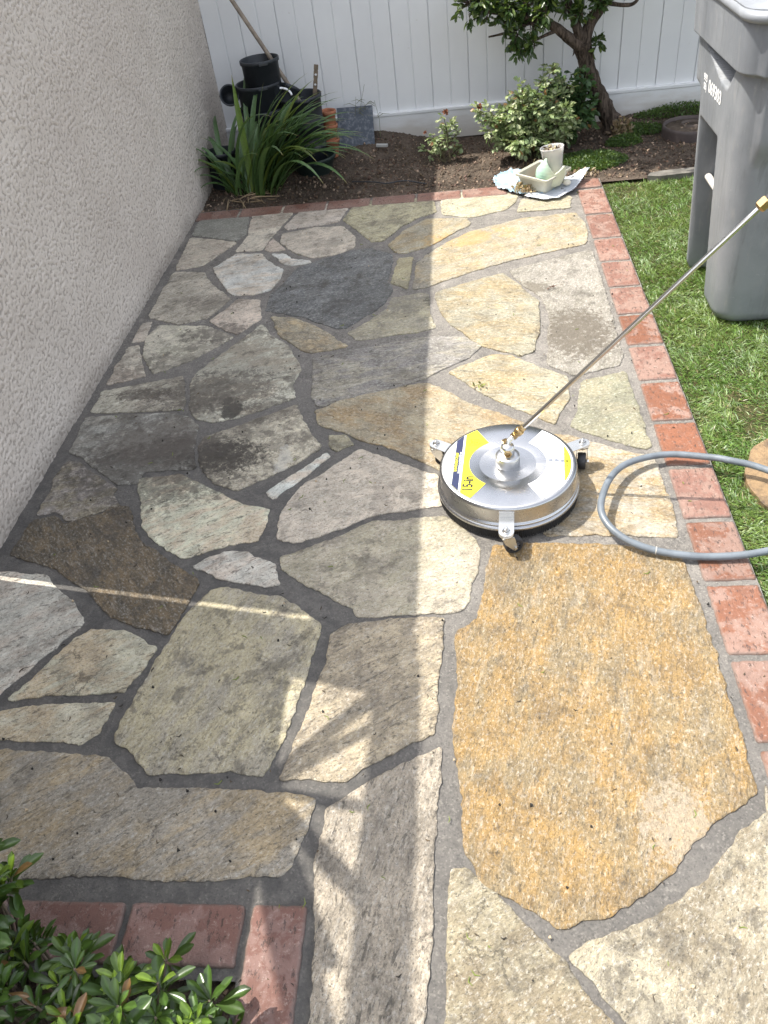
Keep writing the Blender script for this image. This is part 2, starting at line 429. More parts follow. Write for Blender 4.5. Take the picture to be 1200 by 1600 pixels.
def mat_vinyl():
    t = NT('white vinyl'); P = t.obj()
    n = t.noise(P, 2.0, 4); sep = t.n('ShaderNodeSeparateXYZ'); t.l(P, sep.inputs[0])
    n2 = t.noise(t.mapv(P, (6, 6, 22)), 1.0, 5, 0.6)
    c = t.mix(t.ramp(n, 0.3, 0.7), (0.69, 0.70, 0.71), (0.75, 0.76, 0.765))
    foot = t.ramp(t.math('SUBTRACT', sep.outputs[2], t.math('MULTIPLY', n2, 0.16)), 0.08, -0.05)
    c = t.mix(t.math('MULTIPLY', foot, 0.6), c, (0.42, 0.36, 0.29))
    c = t.mix(t.ramp(t.noise(P, 55.0, 3), 0.68, 0.76, 0.0, 0.35), c, (0.4, 0.36, 0.3))
    t.set(color=c, rough=0.38, spec=0.4); return t.m

def mat_steel(name, col=(0.47, 0.47, 0.475), rough=0.27, radial=False):
    t = NT(name); P = t.obj()
    t.set(color=t.mix(t.ramp(t.noise(P, 30.0, 5), 0.3, 0.7), col, tuple(c * 0.94 for c in col)), metal=1.0)
    t.set(rough=t.ramp(t.noise(P, 25.0, 3, 0.5), 0.3, 0.75, rough * 0.92, rough * 1.12))
    if radial:
        tn = t.n('ShaderNodeTangent', direction_type='RADIAL', axis='Z'); t.set(aniso=0.75, tangent=tn.outputs[0])
        # turning marks
        s2 = t.n('ShaderNodeSeparateXYZ'); t.l(P, s2.inputs[0])
        r = t.math('SQRT', t.math('ADD', t.math('POWER', s2.outputs[0], 2.0), t.math('POWER', s2.outputs[1], 2.0)))
        cmb = t.n('ShaderNodeCombineXYZ'); t.l(r, cmb.inputs[0]); t.l(s2.outputs[2], cmb.inputs[1])
        t.set(normal=t.bump(t.noise(t.mapv(cmb.outputs[0], (500, 500, 1)), 1.0, 2), 0.00003, 0.3))
    return t.m

def mat_bark():
    t = NT('furrowed bark'); P = t.obj()
    n = t.noise(t.mapv(P, (60, 60, 11)), 1.0, 6, 0.7, 0.8); n2 = t.noise(P, 120.0, 4)
    c = t.mix(t.ramp(n, 0.35, 0.62), (0.022, 0.016, 0.012), (0.125, 0.095, 0.075))
    t.set(color=c, rough=0.92, spec=0.2, normal=t.bump(t.math('ADD', n, t.math('MULTIPLY', n2, 0.3)), 0.012)); return t.m

def mat_bin():
    t = NT('scuffed grey bin plastic'); P = t.obj()
    n = t.noise(P, 5.0, 5, 0.6); n2 = t.noise(t.mapv(P, (40, 40, 9)), 1.0, 5, 0.7); n3 = t.noise(P, 420.0, 3)
    c = t.mix(t.ramp(n, 0.3, 0.7), (0.150, 0.160, 0.175), (0.20, 0.21, 0.225))
    c = t.mix(t.ramp(n2, 0.52, 0.72, 0.0, 0.35), c, (0.29, 0.28, 0.26))
    c = t.mix(t.ramp(t.noise(t.mapv(P, (30, 30, 70)), 1.0, 6, 0.8), 0.62, 0.70, 0.0, 0.45), c, (0.40, 0.40, 0.39))
    c = t.mix(t.ramp(t.noise(t.mapv(P, (26, 26, 3)), 1.0, 5, 0.7), 0.52, 0.68, 0.0, 0.40), c, (0.105, 0.11, 0.115))
    t.set(color=c, rough=t.ramp(n2, 0.3, 0.7, 0.42, 0.6), normal=t.bump(n3, 0.0006)); return t.m

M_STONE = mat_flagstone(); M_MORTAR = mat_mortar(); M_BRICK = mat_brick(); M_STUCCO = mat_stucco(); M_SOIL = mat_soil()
M_VINYL = mat_vinyl(); M_BARK = mat_bark(); M_BIN = mat_bin()
M_LAWN = mat_lawnsoil()
M_STEEL = mat_steel('brushed stainless steel', radial=True)
M_CHROME = mat_steel('polished steel', (0.66, 0.65, 0.63), 0.14)
M_ZINC = mat_steel('zinc plated steel', (0.66, 0.65, 0.62), 0.26)
M_ALU = mat_steel('turned aluminium', (0.60, 0.60, 0.60), 0.32)
M_BRASS = mat_steel('brass', (0.50, 0.36, 0.18), 0.32)
M_BLACK = simple('black nursery plastic', (0.022, 0.026, 0.032), 0.5, bump=0.0003)
M_RUBBER = simple('black rubber', (0.02, 0.02, 0.022), 0.6)
M_BRISTLE = simple('black bristles', (0.012, 0.012, 0.013), 0.7, bump=0.002, bscale=300)
M_WHITE = simple('white print', (0.82, 0.83, 0.85), 0.4, var=0.03)
M_NAVY = simple('navy print', (0.02, 0.025, 0.07), 0.35, var=0.03)
M_YELLOW = simple('yellow print', (0.86, 0.78, 0.02), 0.35, var=0.03)
M_INK = simple('black print', (0.015, 0.015, 0.02), 0.5, var=0.03)
M_GREYINK = simple('grey print', (0.45, 0.46, 0.50), 0.5, var=0.03)
M_HOSE = simple('grey hose rubber', (0.135, 0.155, 0.175), 0.42, var=0.12, scale=25, bump=0.0003)
M_TERRA = simple('terracotta', (0.42, 0.17, 0.09), 0.85, var=0.2, scale=18, bump=0.0006)
M_WOOD = simple('weathered wood', (0.16, 0.125, 0.09), 0.8, var=0.25, scale=30, bump=0.0006)
STONES=[
("grey",[(-1.420,4.217),(-1.147,4.185),(-1.112,3.861),(-1.147,3.797),(-1.415,3.920)]),
("pale",[(-1.133,4.182),(-0.876,4.215),(-0.956,3.846),(-0.989,3.655),(-1.130,3.666),(-1.102,3.843)]),
("pale",[(-1.412,3.895),(-1.136,3.780),(-1.265,3.527),(-1.394,3.507)]),
("pale",[(-0.852,4.192),(-0.585,4.195),(-0.643,3.927),(-0.899,3.882),(-0.923,3.927)]),
("paleg",[(-0.922,3.839),(-0.757,3.885),(-0.611,3.872),(-0.534,3.733),(-0.527,3.614),(-0.591,3.547),(-0.723,3.522),(-0.820,3.596),(-0.911,3.730)]),
("pale",[(-0.959,3.800),(-0.912,3.715),(-0.868,3.641),(-0.953,3.634),(-0.985,3.669)]),
("white",[(-0.936,3.610),(-0.861,3.596),(-0.824,3.533),(-0.733,3.503),(-0.723,3.474),(-0.818,3.457),(-0.852,3.476)]),
("white",[(-1.204,3.495),(-1.115,3.642),(-0.985,3.619),(-0.927,3.516),(-0.846,3.421),(-0.843,3.342),(-0.871,3.227),(-0.934,3.188),(-1.041,3.192),(-1.122,3.323)]),
("streak",[(-1.394,3.493),(-1.234,3.460),(-1.165,3.323),(-1.047,3.169),(-1.055,3.134),(-1.111,2.999),(-1.229,2.960),(-1.392,3.049),(-1.400,3.265)]),
("yelgrey",[(-0.573,4.183),(-0.314,4.187),(-0.157,4.107),(-0.142,3.952),(-0.225,3.904),(-0.311,3.811),(-0.390,3.653),(-0.452,3.650),(-0.511,3.759),(-0.620,3.954)]),
("creamw",[(-0.111,4.185),(0.115,4.186),(0.282,4.120),(0.262,4.005),(0.199,3.903),(0.025,3.844),(-0.116,3.914),(-0.124,4.048)]),
("creamt",[(-0.369,3.599),(-0.308,3.749),(-0.193,3.881),(0.010,3.847),(0.027,3.773),(-0.174,3.548),(-0.279,3.491),(-0.334,3.515)]),
("cream",[(0.279,4.026),(0.528,4.020),(0.510,3.859),(0.253,3.867)]),
("creamt",[(-0.190,3.454),(-0.084,3.588),(0.031,3.689),(0.260,3.787),(0.529,3.808),(0.558,3.665),(0.553,3.557),(0.531,3.444),(0.197,3.339),(0.027,3.261),(-0.172,3.141),(-0.237,3.122),(-0.228,3.381)]),
("yel",[(-0.313,3.449),(-0.242,3.450),(-0.254,3.130),(-0.335,3.197)]),
("dark",[(-0.545,3.574),(-0.447,3.585),(-0.339,3.495),(-0.335,3.413),(-0.347,3.224),(-0.321,3.147),(-0.347,3.024),(-0.401,2.943),(-0.497,2.829),(-0.539,2.835),(-0.693,2.952),(-0.788,2.998),(-0.860,3.031),(-0.870,3.184),(-0.818,3.300),(-0.789,3.425),(-0.706,3.485)]),
("cream",[(-0.322,3.065),(-0.193,3.092),(-0.162,3.070),(-0.160,2.920),(-0.127,2.790),(-0.185,2.763),(-0.446,2.727),(-0.485,2.792),(-0.397,2.889),(-0.339,2.978)]),
("tan",[(-0.828,2.976),(-0.725,2.951),(-0.604,2.849),(-0.467,2.686),(-0.610,2.651),(-0.648,2.670),(-0.774,2.815)]),
("pale",[(-1.016,3.158),(-0.906,3.142),(-0.868,2.965),(-0.950,2.837),(-1.016,2.888),(-1.102,2.975),(-1.049,3.069)]),
("paleb",[(-1.322,2.967),(-1.103,2.932),(-1.019,2.878),(-0.957,2.818),(-1.096,2.656),(-1.231,2.573),(-1.314,2.701),(-1.350,2.857)]),
("pale",[(-1.405,2.995),(-1.359,3.005),(-1.346,2.836),(-1.404,2.833)]),
("pale",[(-1.406,2.797),(-1.362,2.807),(-1.309,2.676),(-1.257,2.562),(-1.406,2.515),(-1.413,2.640)]),
("streak",[(-1.407,2.471),(-1.107,2.546),(-1.080,2.490),(-1.044,2.358),(-1.045,2.313),(-1.403,2.323)]),
("bigpale",[(-0.856,2.915),(-0.794,2.807),(-0.720,2.737),(-0.652,2.586),(-0.635,2.539),(-0.659,2.436),(-0.630,2.350),(-0.701,2.309),(-0.824,2.242),(-0.918,2.223),(-0.993,2.261),(-1.021,2.315),(-1.062,2.488),(-1.061,2.555),(-0.991,2.678),(-0.924,2.798)]),
("dirty",[(-0.619,2.309),(-0.588,2.220),(-0.542,2.127),(-0.501,2.060),(-0.510,2.030),(-0.632,1.916),(-0.747,1.842),(-0.836,1.886),(-0.892,1.958),(-0.935,2.081),(-0.926,2.138),(-0.798,2.205)]),
("blue",[(-1.416,2.304),(-1.102,2.303),(-1.018,2.275),(-0.952,2.199),(-0.946,2.082),(-0.913,1.966),(-1.079,1.961),(-1.091,1.900),(-1.160,1.901),(-1.216,1.944),(-1.339,2.056),(-1.398,2.089),(-1.408,2.212)]),
("blue2",[(-1.387,1.894),(-1.402,1.954),(-1.388,2.038),(-1.344,2.038),(-1.284,1.986),(-1.210,1.927),(-1.149,1.881),(-1.157,1.853),(-1.135,1.818),(-1.118,1.798),(-1.152,1.785),(-1.169,1.774),(-1.248,1.728),(-1.279,1.733),(-1.325,1.780),(-1.384,1.766),(-1.388,1.818)]),
("brown",[(-1.391,1.742),(-1.320,1.768),(-1.272,1.721),(-1.165,1.762),(-1.146,1.794),(-1.084,1.793),(-1.035,1.688),(-0.999,1.631),(-0.893,1.549),(-0.781,1.466),(-0.773,1.446),(-0.814,1.271),(-0.888,1.291),(-1.003,1.340),(-1.056,1.388),(-1.116,1.450),(-1.256,1.536),(-1.402,1.590)]),
("greyb",[(-1.536,1.551),(-1.401,1.524),(-1.247,1.505),(-1.201,1.456),(-1.126,1.395),(-1.074,1.340),(-1.061,1.320),(-1.081,1.283),(-1.138,1.200),(-1.180,1.132),(-1.206,1.090),(-1.281,1.031)]),
("creamd",[(-1.181,1.073),(-1.141,1.134),(-1.071,1.268),(-1.034,1.295),(-0.938,1.290),(-0.832,1.230),(-0.849,1.175),(-0.876,1.091),(-0.980,1.087),(-1.068,1.084)]),
("creamd",[(-1.298,1.032),(-1.185,1.043),(-1.059,1.062),(-0.894,1.064),(-0.895,1.017),(-0.907,0.977),(-0.939,0.951),(-1.038,0.955),(-1.149,0.963),(-1.281,0.964)]),
("wetbig",[(-0.748,1.405),(-0.735,1.426),(-0.689,1.434),(-0.605,1.407),(-0.532,1.395),(-0.473,1.353),(-0.405,1.288),(-0.415,1.234),(-0.420,1.165),(-0.436,1.072),(-0.449,1.002),(-0.484,0.865),(-0.564,0.875),(-0.624,0.878),(-0.754,0.870),(-0.818,0.931),(-0.861,0.953),(-0.868,0.975),(-0.845,1.096),(-0.812,1.244),(-0.785,1.340)]),
("wetg",[(-0.343,1.294),(-0.248,1.304),(-0.149,1.312),(-0.092,1.304),(-0.095,1.212),(-0.106,1.078),(-0.108,0.969),(-0.169,0.942),(-0.251,0.893),(-0.304,0.853),(-0.454,0.859),(-0.438,0.920),(-0.417,1.002),(-0.405,1.071),(-0.389,1.141),(-0.381,1.258)]),
("creamstr",[(-1.094,1.929),(-0.951,1.942),(-0.861,1.881),(-0.726,1.786),(-0.626,1.751),(-0.621,1.696),(-0.635,1.612),(-0.718,1.603),(-0.849,1.547),(-0.981,1.643),(-1.024,1.719),(-1.076,1.857)]),
("greyb",[(-0.816,1.517),(-0.731,1.575),(-0.674,1.575),(-0.569,1.514),(-0.542,1.437),(-0.591,1.430),(-0.686,1.453)]),
("white",[(-0.481,2.020),(-0.464,1.999),(-0.537,1.894),(-0.623,1.792),(-0.654,1.830),(-0.573,1.918)]),
("yelgrey",[(-0.488,2.112),(-0.426,2.110),(-0.389,2.054),(-0.451,2.018),(-0.479,2.058)]),
("creamo",[(-0.552,2.259),(-0.448,2.328),(-0.312,2.363),(-0.176,2.398),(-0.146,2.395),(0.003,2.244),(0.153,2.138),(0.223,2.055),(0.201,1.804),(0.029,1.757),(-0.104,1.894),(-0.249,2.009),(-0.381,2.081),(-0.529,2.181)]),
("creamo2",[(0.255,2.059),(0.321,2.040),(0.429,1.968),(0.539,1.922),(0.547,1.781),(0.542,1.575),(0.533,1.566),(0.320,1.587),(0.182,1.592),(0.166,1.693),(0.192,1.926)]),
("paleg",[(-0.372,2.032),(-0.204,1.927),(-0.117,1.877),(-0.093,1.794),(-0.097,1.733),(-0.295,1.706),(-0.454,1.622),(-0.526,1.599),(-0.586,1.618),(-0.588,1.749),(-0.543,1.853),(-0.470,1.921)]),
("olive",[(-0.559,1.541),(-0.451,1.595),(-0.294,1.684),(-0.233,1.683),(-0.091,1.694),(-0.012,1.607),(0.009,1.545),(0.003,1.506),(-0.028,1.359),(-0.048,1.326),(-0.156,1.318),(-0.322,1.315),(-0.335,1.344),(-0.462,1.425),(-0.547,1.491)]),
("darkstr",[(-0.605,2.613),(-0.460,2.661),(-0.184,2.723),(-0.025,2.712),(0.043,2.628),(0.006,2.563),(-0.084,2.490),(-0.176,2.419),(-0.311,2.346),(-0.410,2.316),(-0.544,2.282),(-0.576,2.353),(-0.594,2.525)]),
("creamstr2",[(-0.141,3.090),(0.149,3.222),(0.201,3.129),(0.283,2.941),(0.265,2.699),(0.228,2.564),(0.184,2.533),(0.036,2.633),(-0.035,2.743),(-0.069,2.793),(-0.126,2.931)]),
("greypit",[(0.175,3.242),(0.549,3.394),(0.552,3.050),(0.540,2.482),(0.518,2.438),(0.362,2.385),(0.268,2.467),(0.307,2.792),(0.294,2.978),(0.225,3.096)]),
("creamstr2",[(-0.086,2.464),(0.081,2.568),(0.150,2.546),(0.337,2.376),(0.324,2.243),(0.264,2.107),(0.161,2.192),(0.059,2.277)]),
("olive2",[(0.373,2.352),(0.534,2.403),(0.539,2.167),(0.544,1.966),(0.519,1.958),(0.416,2.009),(0.307,2.092),(0.343,2.186)]),
("amber",[(0.037,1.566),(0.196,1.561),(0.366,1.552),(0.510,1.516),(0.533,1.473),(0.537,1.361),(0.542,1.219),(0.541,0.993),(0.538,0.830),(0.458,0.778),(0.391,0.726),(0.338,0.670),(0.297,0.638),(0.221,0.596),(0.123,0.564),(0.053,0.601),(-0.020,0.644),(-0.053,0.707),(-0.055,0.829),(-0.074,0.966),(-0.064,1.093),(-0.069,1.235),(-0.061,1.263),(-0.008,1.303),(0.008,1.403)]),
("creamw2",[(0.733,0.851),(0.545,0.789),(0.483,0.758),(0.436,0.699),(0.405,0.666),(0.350,0.627),(0.264,0.581),(0.168,0.543),(0.127,0.518),(0.175,0.468),(0.212,0.419),(0.264,0.349),(0.556,0.360)]),
("creamd2",[(-0.077,0.672),(-0.050,0.677),(0.004,0.636),(0.064,0.569),(0.119,0.513),(0.192,0.418),(0.234,0.348),(-0.094,0.336),(-0.089,0.409),(-0.085,0.597)]),
("wetc",[(-0.303,0.818),(-0.258,0.856),(-0.162,0.911),(-0.095,0.940),(-0.097,0.858),(-0.107,0.767),(-0.112,0.597),(-0.120,0.408),(-0.122,0.326),(-0.316,0.319),(-0.325,0.402),(-0.332,0.536),(-0.350,0.660),(-0.347,0.722),(-0.339,0.794)]),
("slate",[(-1.370,0.944),(-1.138,0.937),(-0.975,0.928),(-0.861,0.916),(-0.840,0.895),(-0.785,0.864),(-0.768,0.839),(-0.615,0.841),(-0.463,0.834),(-0.361,0.817),(-0.376,0.744),(-0.393,0.678),(-0.415,0.651),(-0.478,0.650),(-0.593,0.638),(-0.701,0.640),(-0.743,0.646),(-0.833,0.647),(-0.940,0.637),(-1.003,0.638),(-1.202,0.635)])
]

# ---------------------------------------------------------------- ground sheets
def sheet(name, x0, x1, y0, y1, z, nx, ny, mat, hfun=None, kind='structure'):
    X, Y = np.meshgrid(np.linspace(x0, x1, nx), np.linspace(y0, y1, ny))
    Z = np.full_like(X, z) + (hfun(X, Y) if hfun else 0)
    V = np.stack([X.ravel(), Y.ravel(), Z.ravel()], 1)
    i = np.arange(nx * ny).reshape(ny, nx)
    F = np.stack([i[:-1, :-1].ravel(), i[:-1, 1:].ravel(), i[1:, 1:].ravel(), i[1:, :-1].ravel()], 1)
    o = link(name, np_mesh(name, V, F, True), mat); o['kind'] = kind
    return o

sheet('ground', -40, 40, -40, 40, -0.08, 3, 3, M_SOIL)
def soil_h(X, Y):
    e = ss(0.0, 0.10, Y - 4.22)
    h = 0.012 * fbm(X * 5, Y * 5, 4, 3) + 0.014 * np.abs(fbm(X * 30, Y * 30, 3, 9)) + 0.006 * fbm(X * 90, Y * 90, 2, 5)
    h += 0.10 * np.exp(-((X + 0.55) / 0.30) ** 2) * ss(4.85, 5.1, Y) * 0.9
    h += 0.045 * np.exp(-((X + 1.15) / 0.35) ** 2) * ss(4.2, 4.6, Y)
    h += 0.05 * ss(0.6, 1.1, X) * ss(4.8, 5.1, Y)
    return h * e
sheet('garden_soil', -1.445, 2.6, 4.20, 5.16, -0.012, 640, 170, M_SOIL, soil_h)
sheet('planter_soil', -1.6, -0.45, -0.9, 0.49, -0.02, 60, 60, M_SOIL, lambda X, Y: 0.02 * fbm(X * 12, Y * 12, 3, 2))
def lawn_h(X, Y): return 0.010 * fbm(X * 3, Y * 3, 3, 4)
sheet('lawn', 0.66, 4.0, -1.0, 4.24, -0.026, 160, 240, M_LAWN, lawn_h)

# mortar bed (one sheet under the stones, cut away at the planting bed)
def mortar_sheet():
    xs = np.arange(-1.5, 0.7001, 0.012); ys = np.arange(-0.4, 4.24, 0.012)
    X, Y = np.meshgrid(xs, ys)
    Z = 0.0030 * fbm(X * 22, Y * 22, 4, 8) - 0.0012
    V = np.stack([X.ravel(), Y.ravel(), Z.ravel()], 1); ny, nx = X.shape
    i = np.arange(nx * ny).reshape(ny, nx)
    F = np.stack([i[:-1, :-1].ravel(), i[:-1, 1:].ravel(), i[1:, 1:].ravel(), i[1:, :-1].ravel()], 1)
    c = V[F].mean(1)
    F = F[~((c[:, 0] < -0.47) & (c[:, 1] < 0.47))]
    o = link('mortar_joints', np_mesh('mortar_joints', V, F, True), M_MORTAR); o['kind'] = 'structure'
mortar_sheet()

# kind: (c1, c2, streak, wet, dirt, grain angle)
KIND = {  # kinds lying in the house shade have lifted colours to brighten it
 'grey': ((0.302,0.302,0.258),(0.348,0.336,0.288),0.15,0.0,0.35,0.3),
 'pale': ((0.802,0.701,0.569),(0.641,0.542,0.433),0.60,0.0,0.50,0.35),
 'paleg': ((0.757,0.674,0.544),(0.641,0.568,0.457),0.55,0.05,0.45,0.35),
 'paleb': ((0.679,0.631,0.506),(0.793,0.724,0.577),0.55,0.0,0.65,0.5),
 'white': ((0.820,0.808,0.730),(0.802,0.687,0.544),0.35,0.0,0.45,0.2),
 'bigpale': ((0.820,0.779,0.624),(0.651,0.577,0.435),0.30,0.0,0.85,0.4),
 'dirty': ((0.735,0.658,0.506),(0.565,0.496,0.377),0.40,0.05,0.85,0.4),
 'blue': ((0.477,0.468,0.417),(0.383,0.355,0.297),0.25,0.0,0.85,0.2),
 'blue2': ((0.449,0.418,0.354),(0.357,0.304,0.205),0.25,0.1,0.4,0.2),
 'brown': ((0.157,0.118,0.067),(0.278,0.196,0.103),0.95,0.55,0.85,-0.9),
 'streak': ((0.661,0.608,0.481),(0.477,0.424,0.332),1.0,0.0,0.45,0.6),
 'yelgrey': ((0.580,0.526,0.340),(0.464,0.420,0.278),0.65,0.0,0.65,0.5),
 'yel':    ((0.52,0.46,0.28),(0.44,0.38,0.22),0.15,0.0,0.2,0.5),
 'cream':  ((0.50,0.445,0.30),(0.44,0.40,0.30),0.39,0.0,0.25,0.2),
 'creamw': ((0.53,0.49,0.36),(0.42,0.37,0.24),0.59,0.0,0.15,0.3),
 'creamt': ((0.48,0.43,0.315),(0.46,0.36,0.20),0.42,0.0,0.35,0.35),
 'creamo': ((0.45,0.38,0.25),(0.42,0.30,0.155),0.45,0.1,0.40,-0.3),
 'creamo2': ((0.46,0.41,0.31),(0.43,0.31,0.155),0.35,0.1,0.40,-0.2),
 'tan': ((0.429,0.364,0.258),(0.522,0.403,0.237),0.5,0.0,0.40,-0.5),
 'dark': ((0.135,0.14,0.14),(0.215,0.22,0.215),0.6,0.05,0.8,0.4),
 'darkstr': ((0.268,0.266,0.244),(0.410,0.373,0.289),1.0,0.05,0.5,0.15),
 'creamstr': ((0.820,0.808,0.593),(0.802,0.661,0.469),0.95,0.15,0.30,0.5),
 'creamstr2': ((0.45,0.40,0.285),(0.43,0.335,0.18),0.70,0.05,0.30,-0.15),
 'greypit':((0.36,0.34,0.29),(0.30,0.275,0.225),0.25,0.0,0.60,1.2),
 'olive': ((0.518,0.461,0.336),(0.613,0.537,0.408),0.45,0.30,0.55,0.4),
 'olive2': ((0.30,0.285,0.20),(0.36,0.33,0.215),0.2,0.1,0.35,0.4),
 'greyb': ((0.820,0.780,0.668),(0.729,0.622,0.507),0.90,0.25,0.45,0.5),
 'creamd': ((0.820,0.740,0.544),(0.757,0.608,0.396),0.85,0.35,0.30,0.5),
 'wetbig': ((0.671,0.588,0.383),(0.554,0.495,0.371),0.50,0.45,0.80,1.1),
 'wetg': ((0.685,0.568,0.383),(0.495,0.410,0.290),0.9,0.5,0.45,0.6),
 'wetc': ((0.645,0.552,0.411),(0.502,0.430,0.335),0.95,0.5,0.45,1.3),
 'slate': ((0.510,0.455,0.371),(0.612,0.476,0.285),0.80,0.5,0.35,0.6),
 'amber': ((0.415,0.255,0.080),(0.35,0.255,0.125),0.70,0.42,0.45,1.35),
 'creamw2': ((0.40,0.355,0.255),(0.28,0.23,0.15),0.40,0.1,0.80,0.9),
 'creamd2': ((0.38,0.325,0.215),(0.28,0.225,0.14),0.40,0.15,0.65,0.6),
}

def chaikin(P, q=0.055):
    out = []; n = len(P)
    for i in range(n):
        a, b = P[i], P[(i + 1) % n]
        out.append(a + (b - a) * q); out.append(b + (a - b) * q)
    return np.array(out)
def resample(P, step):
    Q = np.vstack([P, P[:1]]); d = np.hypot(*(Q[1:] - Q[:-1]).T); s = np.concatenate([[0], np.cumsum(d)])
    n = max(12, int(s[-1] / step)); t = np.linspace(0, s[-1], n, endpoint=False)
    return np.stack([np.interp(t, s, Q[:, 0]), np.interp(t, s, Q[:, 1])], 1)
def area(P): return 0.5 * np.sum(P[:, 0] * np.roll(P[:, 1], -1) - np.roll(P[:, 0], -1) * P[:, 1])

def build_stones():
    V = []; F = []; C1 = []; C2 = []; PAR = []; GUV = []; SM = []
    for si, (k, poly) in enumerate(STONES):
        c1, c2, st, wet, dirt, ang = KIND[k]
        P = np.array(poly, float); P[:, 0] = np.minimum(P[:, 0], 0.557)
        if area(P) < 0: P = P[::-1]
        P = resample(chaikin(P), 0.007)
        t = np.roll(P, -1, 0) - np.roll(P, 1, 0); t /= np.hypot(*t.T)[:, None] + 1e-9
        nrm = np.stack([t[:, 1], -t[:, 0]], 1)                       # outward
        big = pn(P[:, 0] * 14 + si * 3.1, P[:, 1] * 14, 5) * 0.0050 + pn(P[:, 0] * 45, P[:, 1] * 45, 6 + si) * 0.0042 + pn(P[:, 0] * 110, P[:, 1] * 110, 9) * 0.0016
        O = P + nrm * (big - 0.0005)[:, None]
        jag = 0.0022 + 0.0022 * np.abs(pn(P[:, 0] * 60, P[:, 1] * 60, 77 + si))
        I = O - nrm * jag[:, None]
        I2 = I - nrm * 0.0035
        base = 0.0030 + 0.0012 * ((si * 7) % 5) / 4
        zo = base - 0.0016 + 0.0012 * pn(P[:, 0] * 70, P[:, 1] * 70, 3)
        n = len(P); b = len(V)
        for arr, z in ((O, np.full(n, -0.012)), (O, zo), (I, np.full(n, base))):
            V += [(x, y, zz) for (x, y), zz in zip(arr, z)]
        for L in range(2):
            for i in range(n):
                j = (i + 1) % n
                F.append((b + L * n + i, b + L * n + j, b + (L + 1) * n + j, b + (L + 1) * n + i)); SM.append(False)
        # top: the outline filled with a fine net that carries the cleft relief
        x0, y0 = I.min(0); x1, y1 = I.max(0); stp = 0.008 if y0 < 1.9 else 0.013
        gx, gy = np.meshgrid(np.arange(x0, x1, stp), np.arange(y0, y1, stp)); G = np.stack([gx.ravel(), gy.ravel()], 1)
        G += np.random.default_rng(si).uniform(-0.3, 0.3, G.shape) * stp
        ins = np.zeros(len(G), bool); md = np.full(len(G), 9.0); j = n - 1
        for i in range(n):
            xi, yi = I[i]; xj, yj = I[j]
            ins ^= ((yi > G[:, 1]) != (yj > G[:, 1])) & (G[:, 0] < (xj - xi) * (G[:, 1] - yi) / (yj - yi + 1e-12) + xi)
            md = np.minimum(md, (G[:, 0] - xi) ** 2 + (G[:, 1] - yi) ** 2); j = i
        G = G[ins & (md > (stp * 0.55) ** 2)]
        pts = [Vector(p) for p in I] + [Vector(p) for p in G]
        vo, _, fo, ov, _, _ = delaunay_2d_cdt(pts, [], [list(range(n))], 1, 1e-6)
        T = np.array([(v.x, v.y) for v in vo]); nt = len(T)
        rim = np.array([any(k < n for k in q) if q else True for q in ov])
        ca, sa = math.cos(ang), math.sin(ang)
        U = T[:, 0] * ca + T[:, 1] * sa; W = -T[:, 0] * sa + T[:, 1] * ca
        lay = fbm(U * 6 + si, W * 15, 3, 19 + si) * 5.0
        hz = 0.0013 * fbm(T[:, 0] * 16, T[:, 1] * 16, 3, si) + 0.0014 * (np.floor(lay) * 0.5 + 0.5 * ss(0.0, 0.25, lay - np.floor(lay))) * 0.8 + 0.0007 * fbm(U * 40, W * 110, 2, si + 5)
        hz = np.where(rim, 0.0, hz + 0.0010)
        bt = len(V)
        V += [(x, y, base + h_) for (x, y), h_ in zip(T, hz)]
        F += [tuple(bt + k for k in f_) for f_ in fo]; SM += [True] * len(fo)
        tot = 3 * n + nt
        r = np.random.default_rng(100 + si)
        tint = 1 + r.uniform(-0.07, 0.07); c1j = np.array(c1) * tint * (1 + r.uniform(-0.03, 0.03, 3)); c2j = np.array(c2) * tint
        C1 += [c1j] * tot; C2 += [c2j] * tot; PAR += [(st, wet, dirt)] * tot
        off = r.uniform(0, 50, 2)
        for arr in (O, O, I, T):
            GUV += [(x * ca + y * sa + off[0], -x * sa + y * ca + off[1]) for x, y in arr]
    me = bpy.data.meshes.new('flagstones'); me.from_pydata(V, [], F)
    me.polygons.foreach_set('use_smooth', SM)
    set_col(me, 'c1', np.array(C1)); set_col(me, 'c2', np.array(C2)); set_col(me, 'par', np.array(PAR))
    uv = me.uv_layers.new(name='grain'); vi = np.zeros(len(me.loops), dtype=np.int32); me.loops.foreach_get('vertex_index', vi)
    uv.data.foreach_set('uv', np.array(GUV, dtype=np.float32)[vi].ravel())
    me.update()
    o = link('flagstone_patio', me, M_STONE); o['kind'] = 'structure'
build_stones()

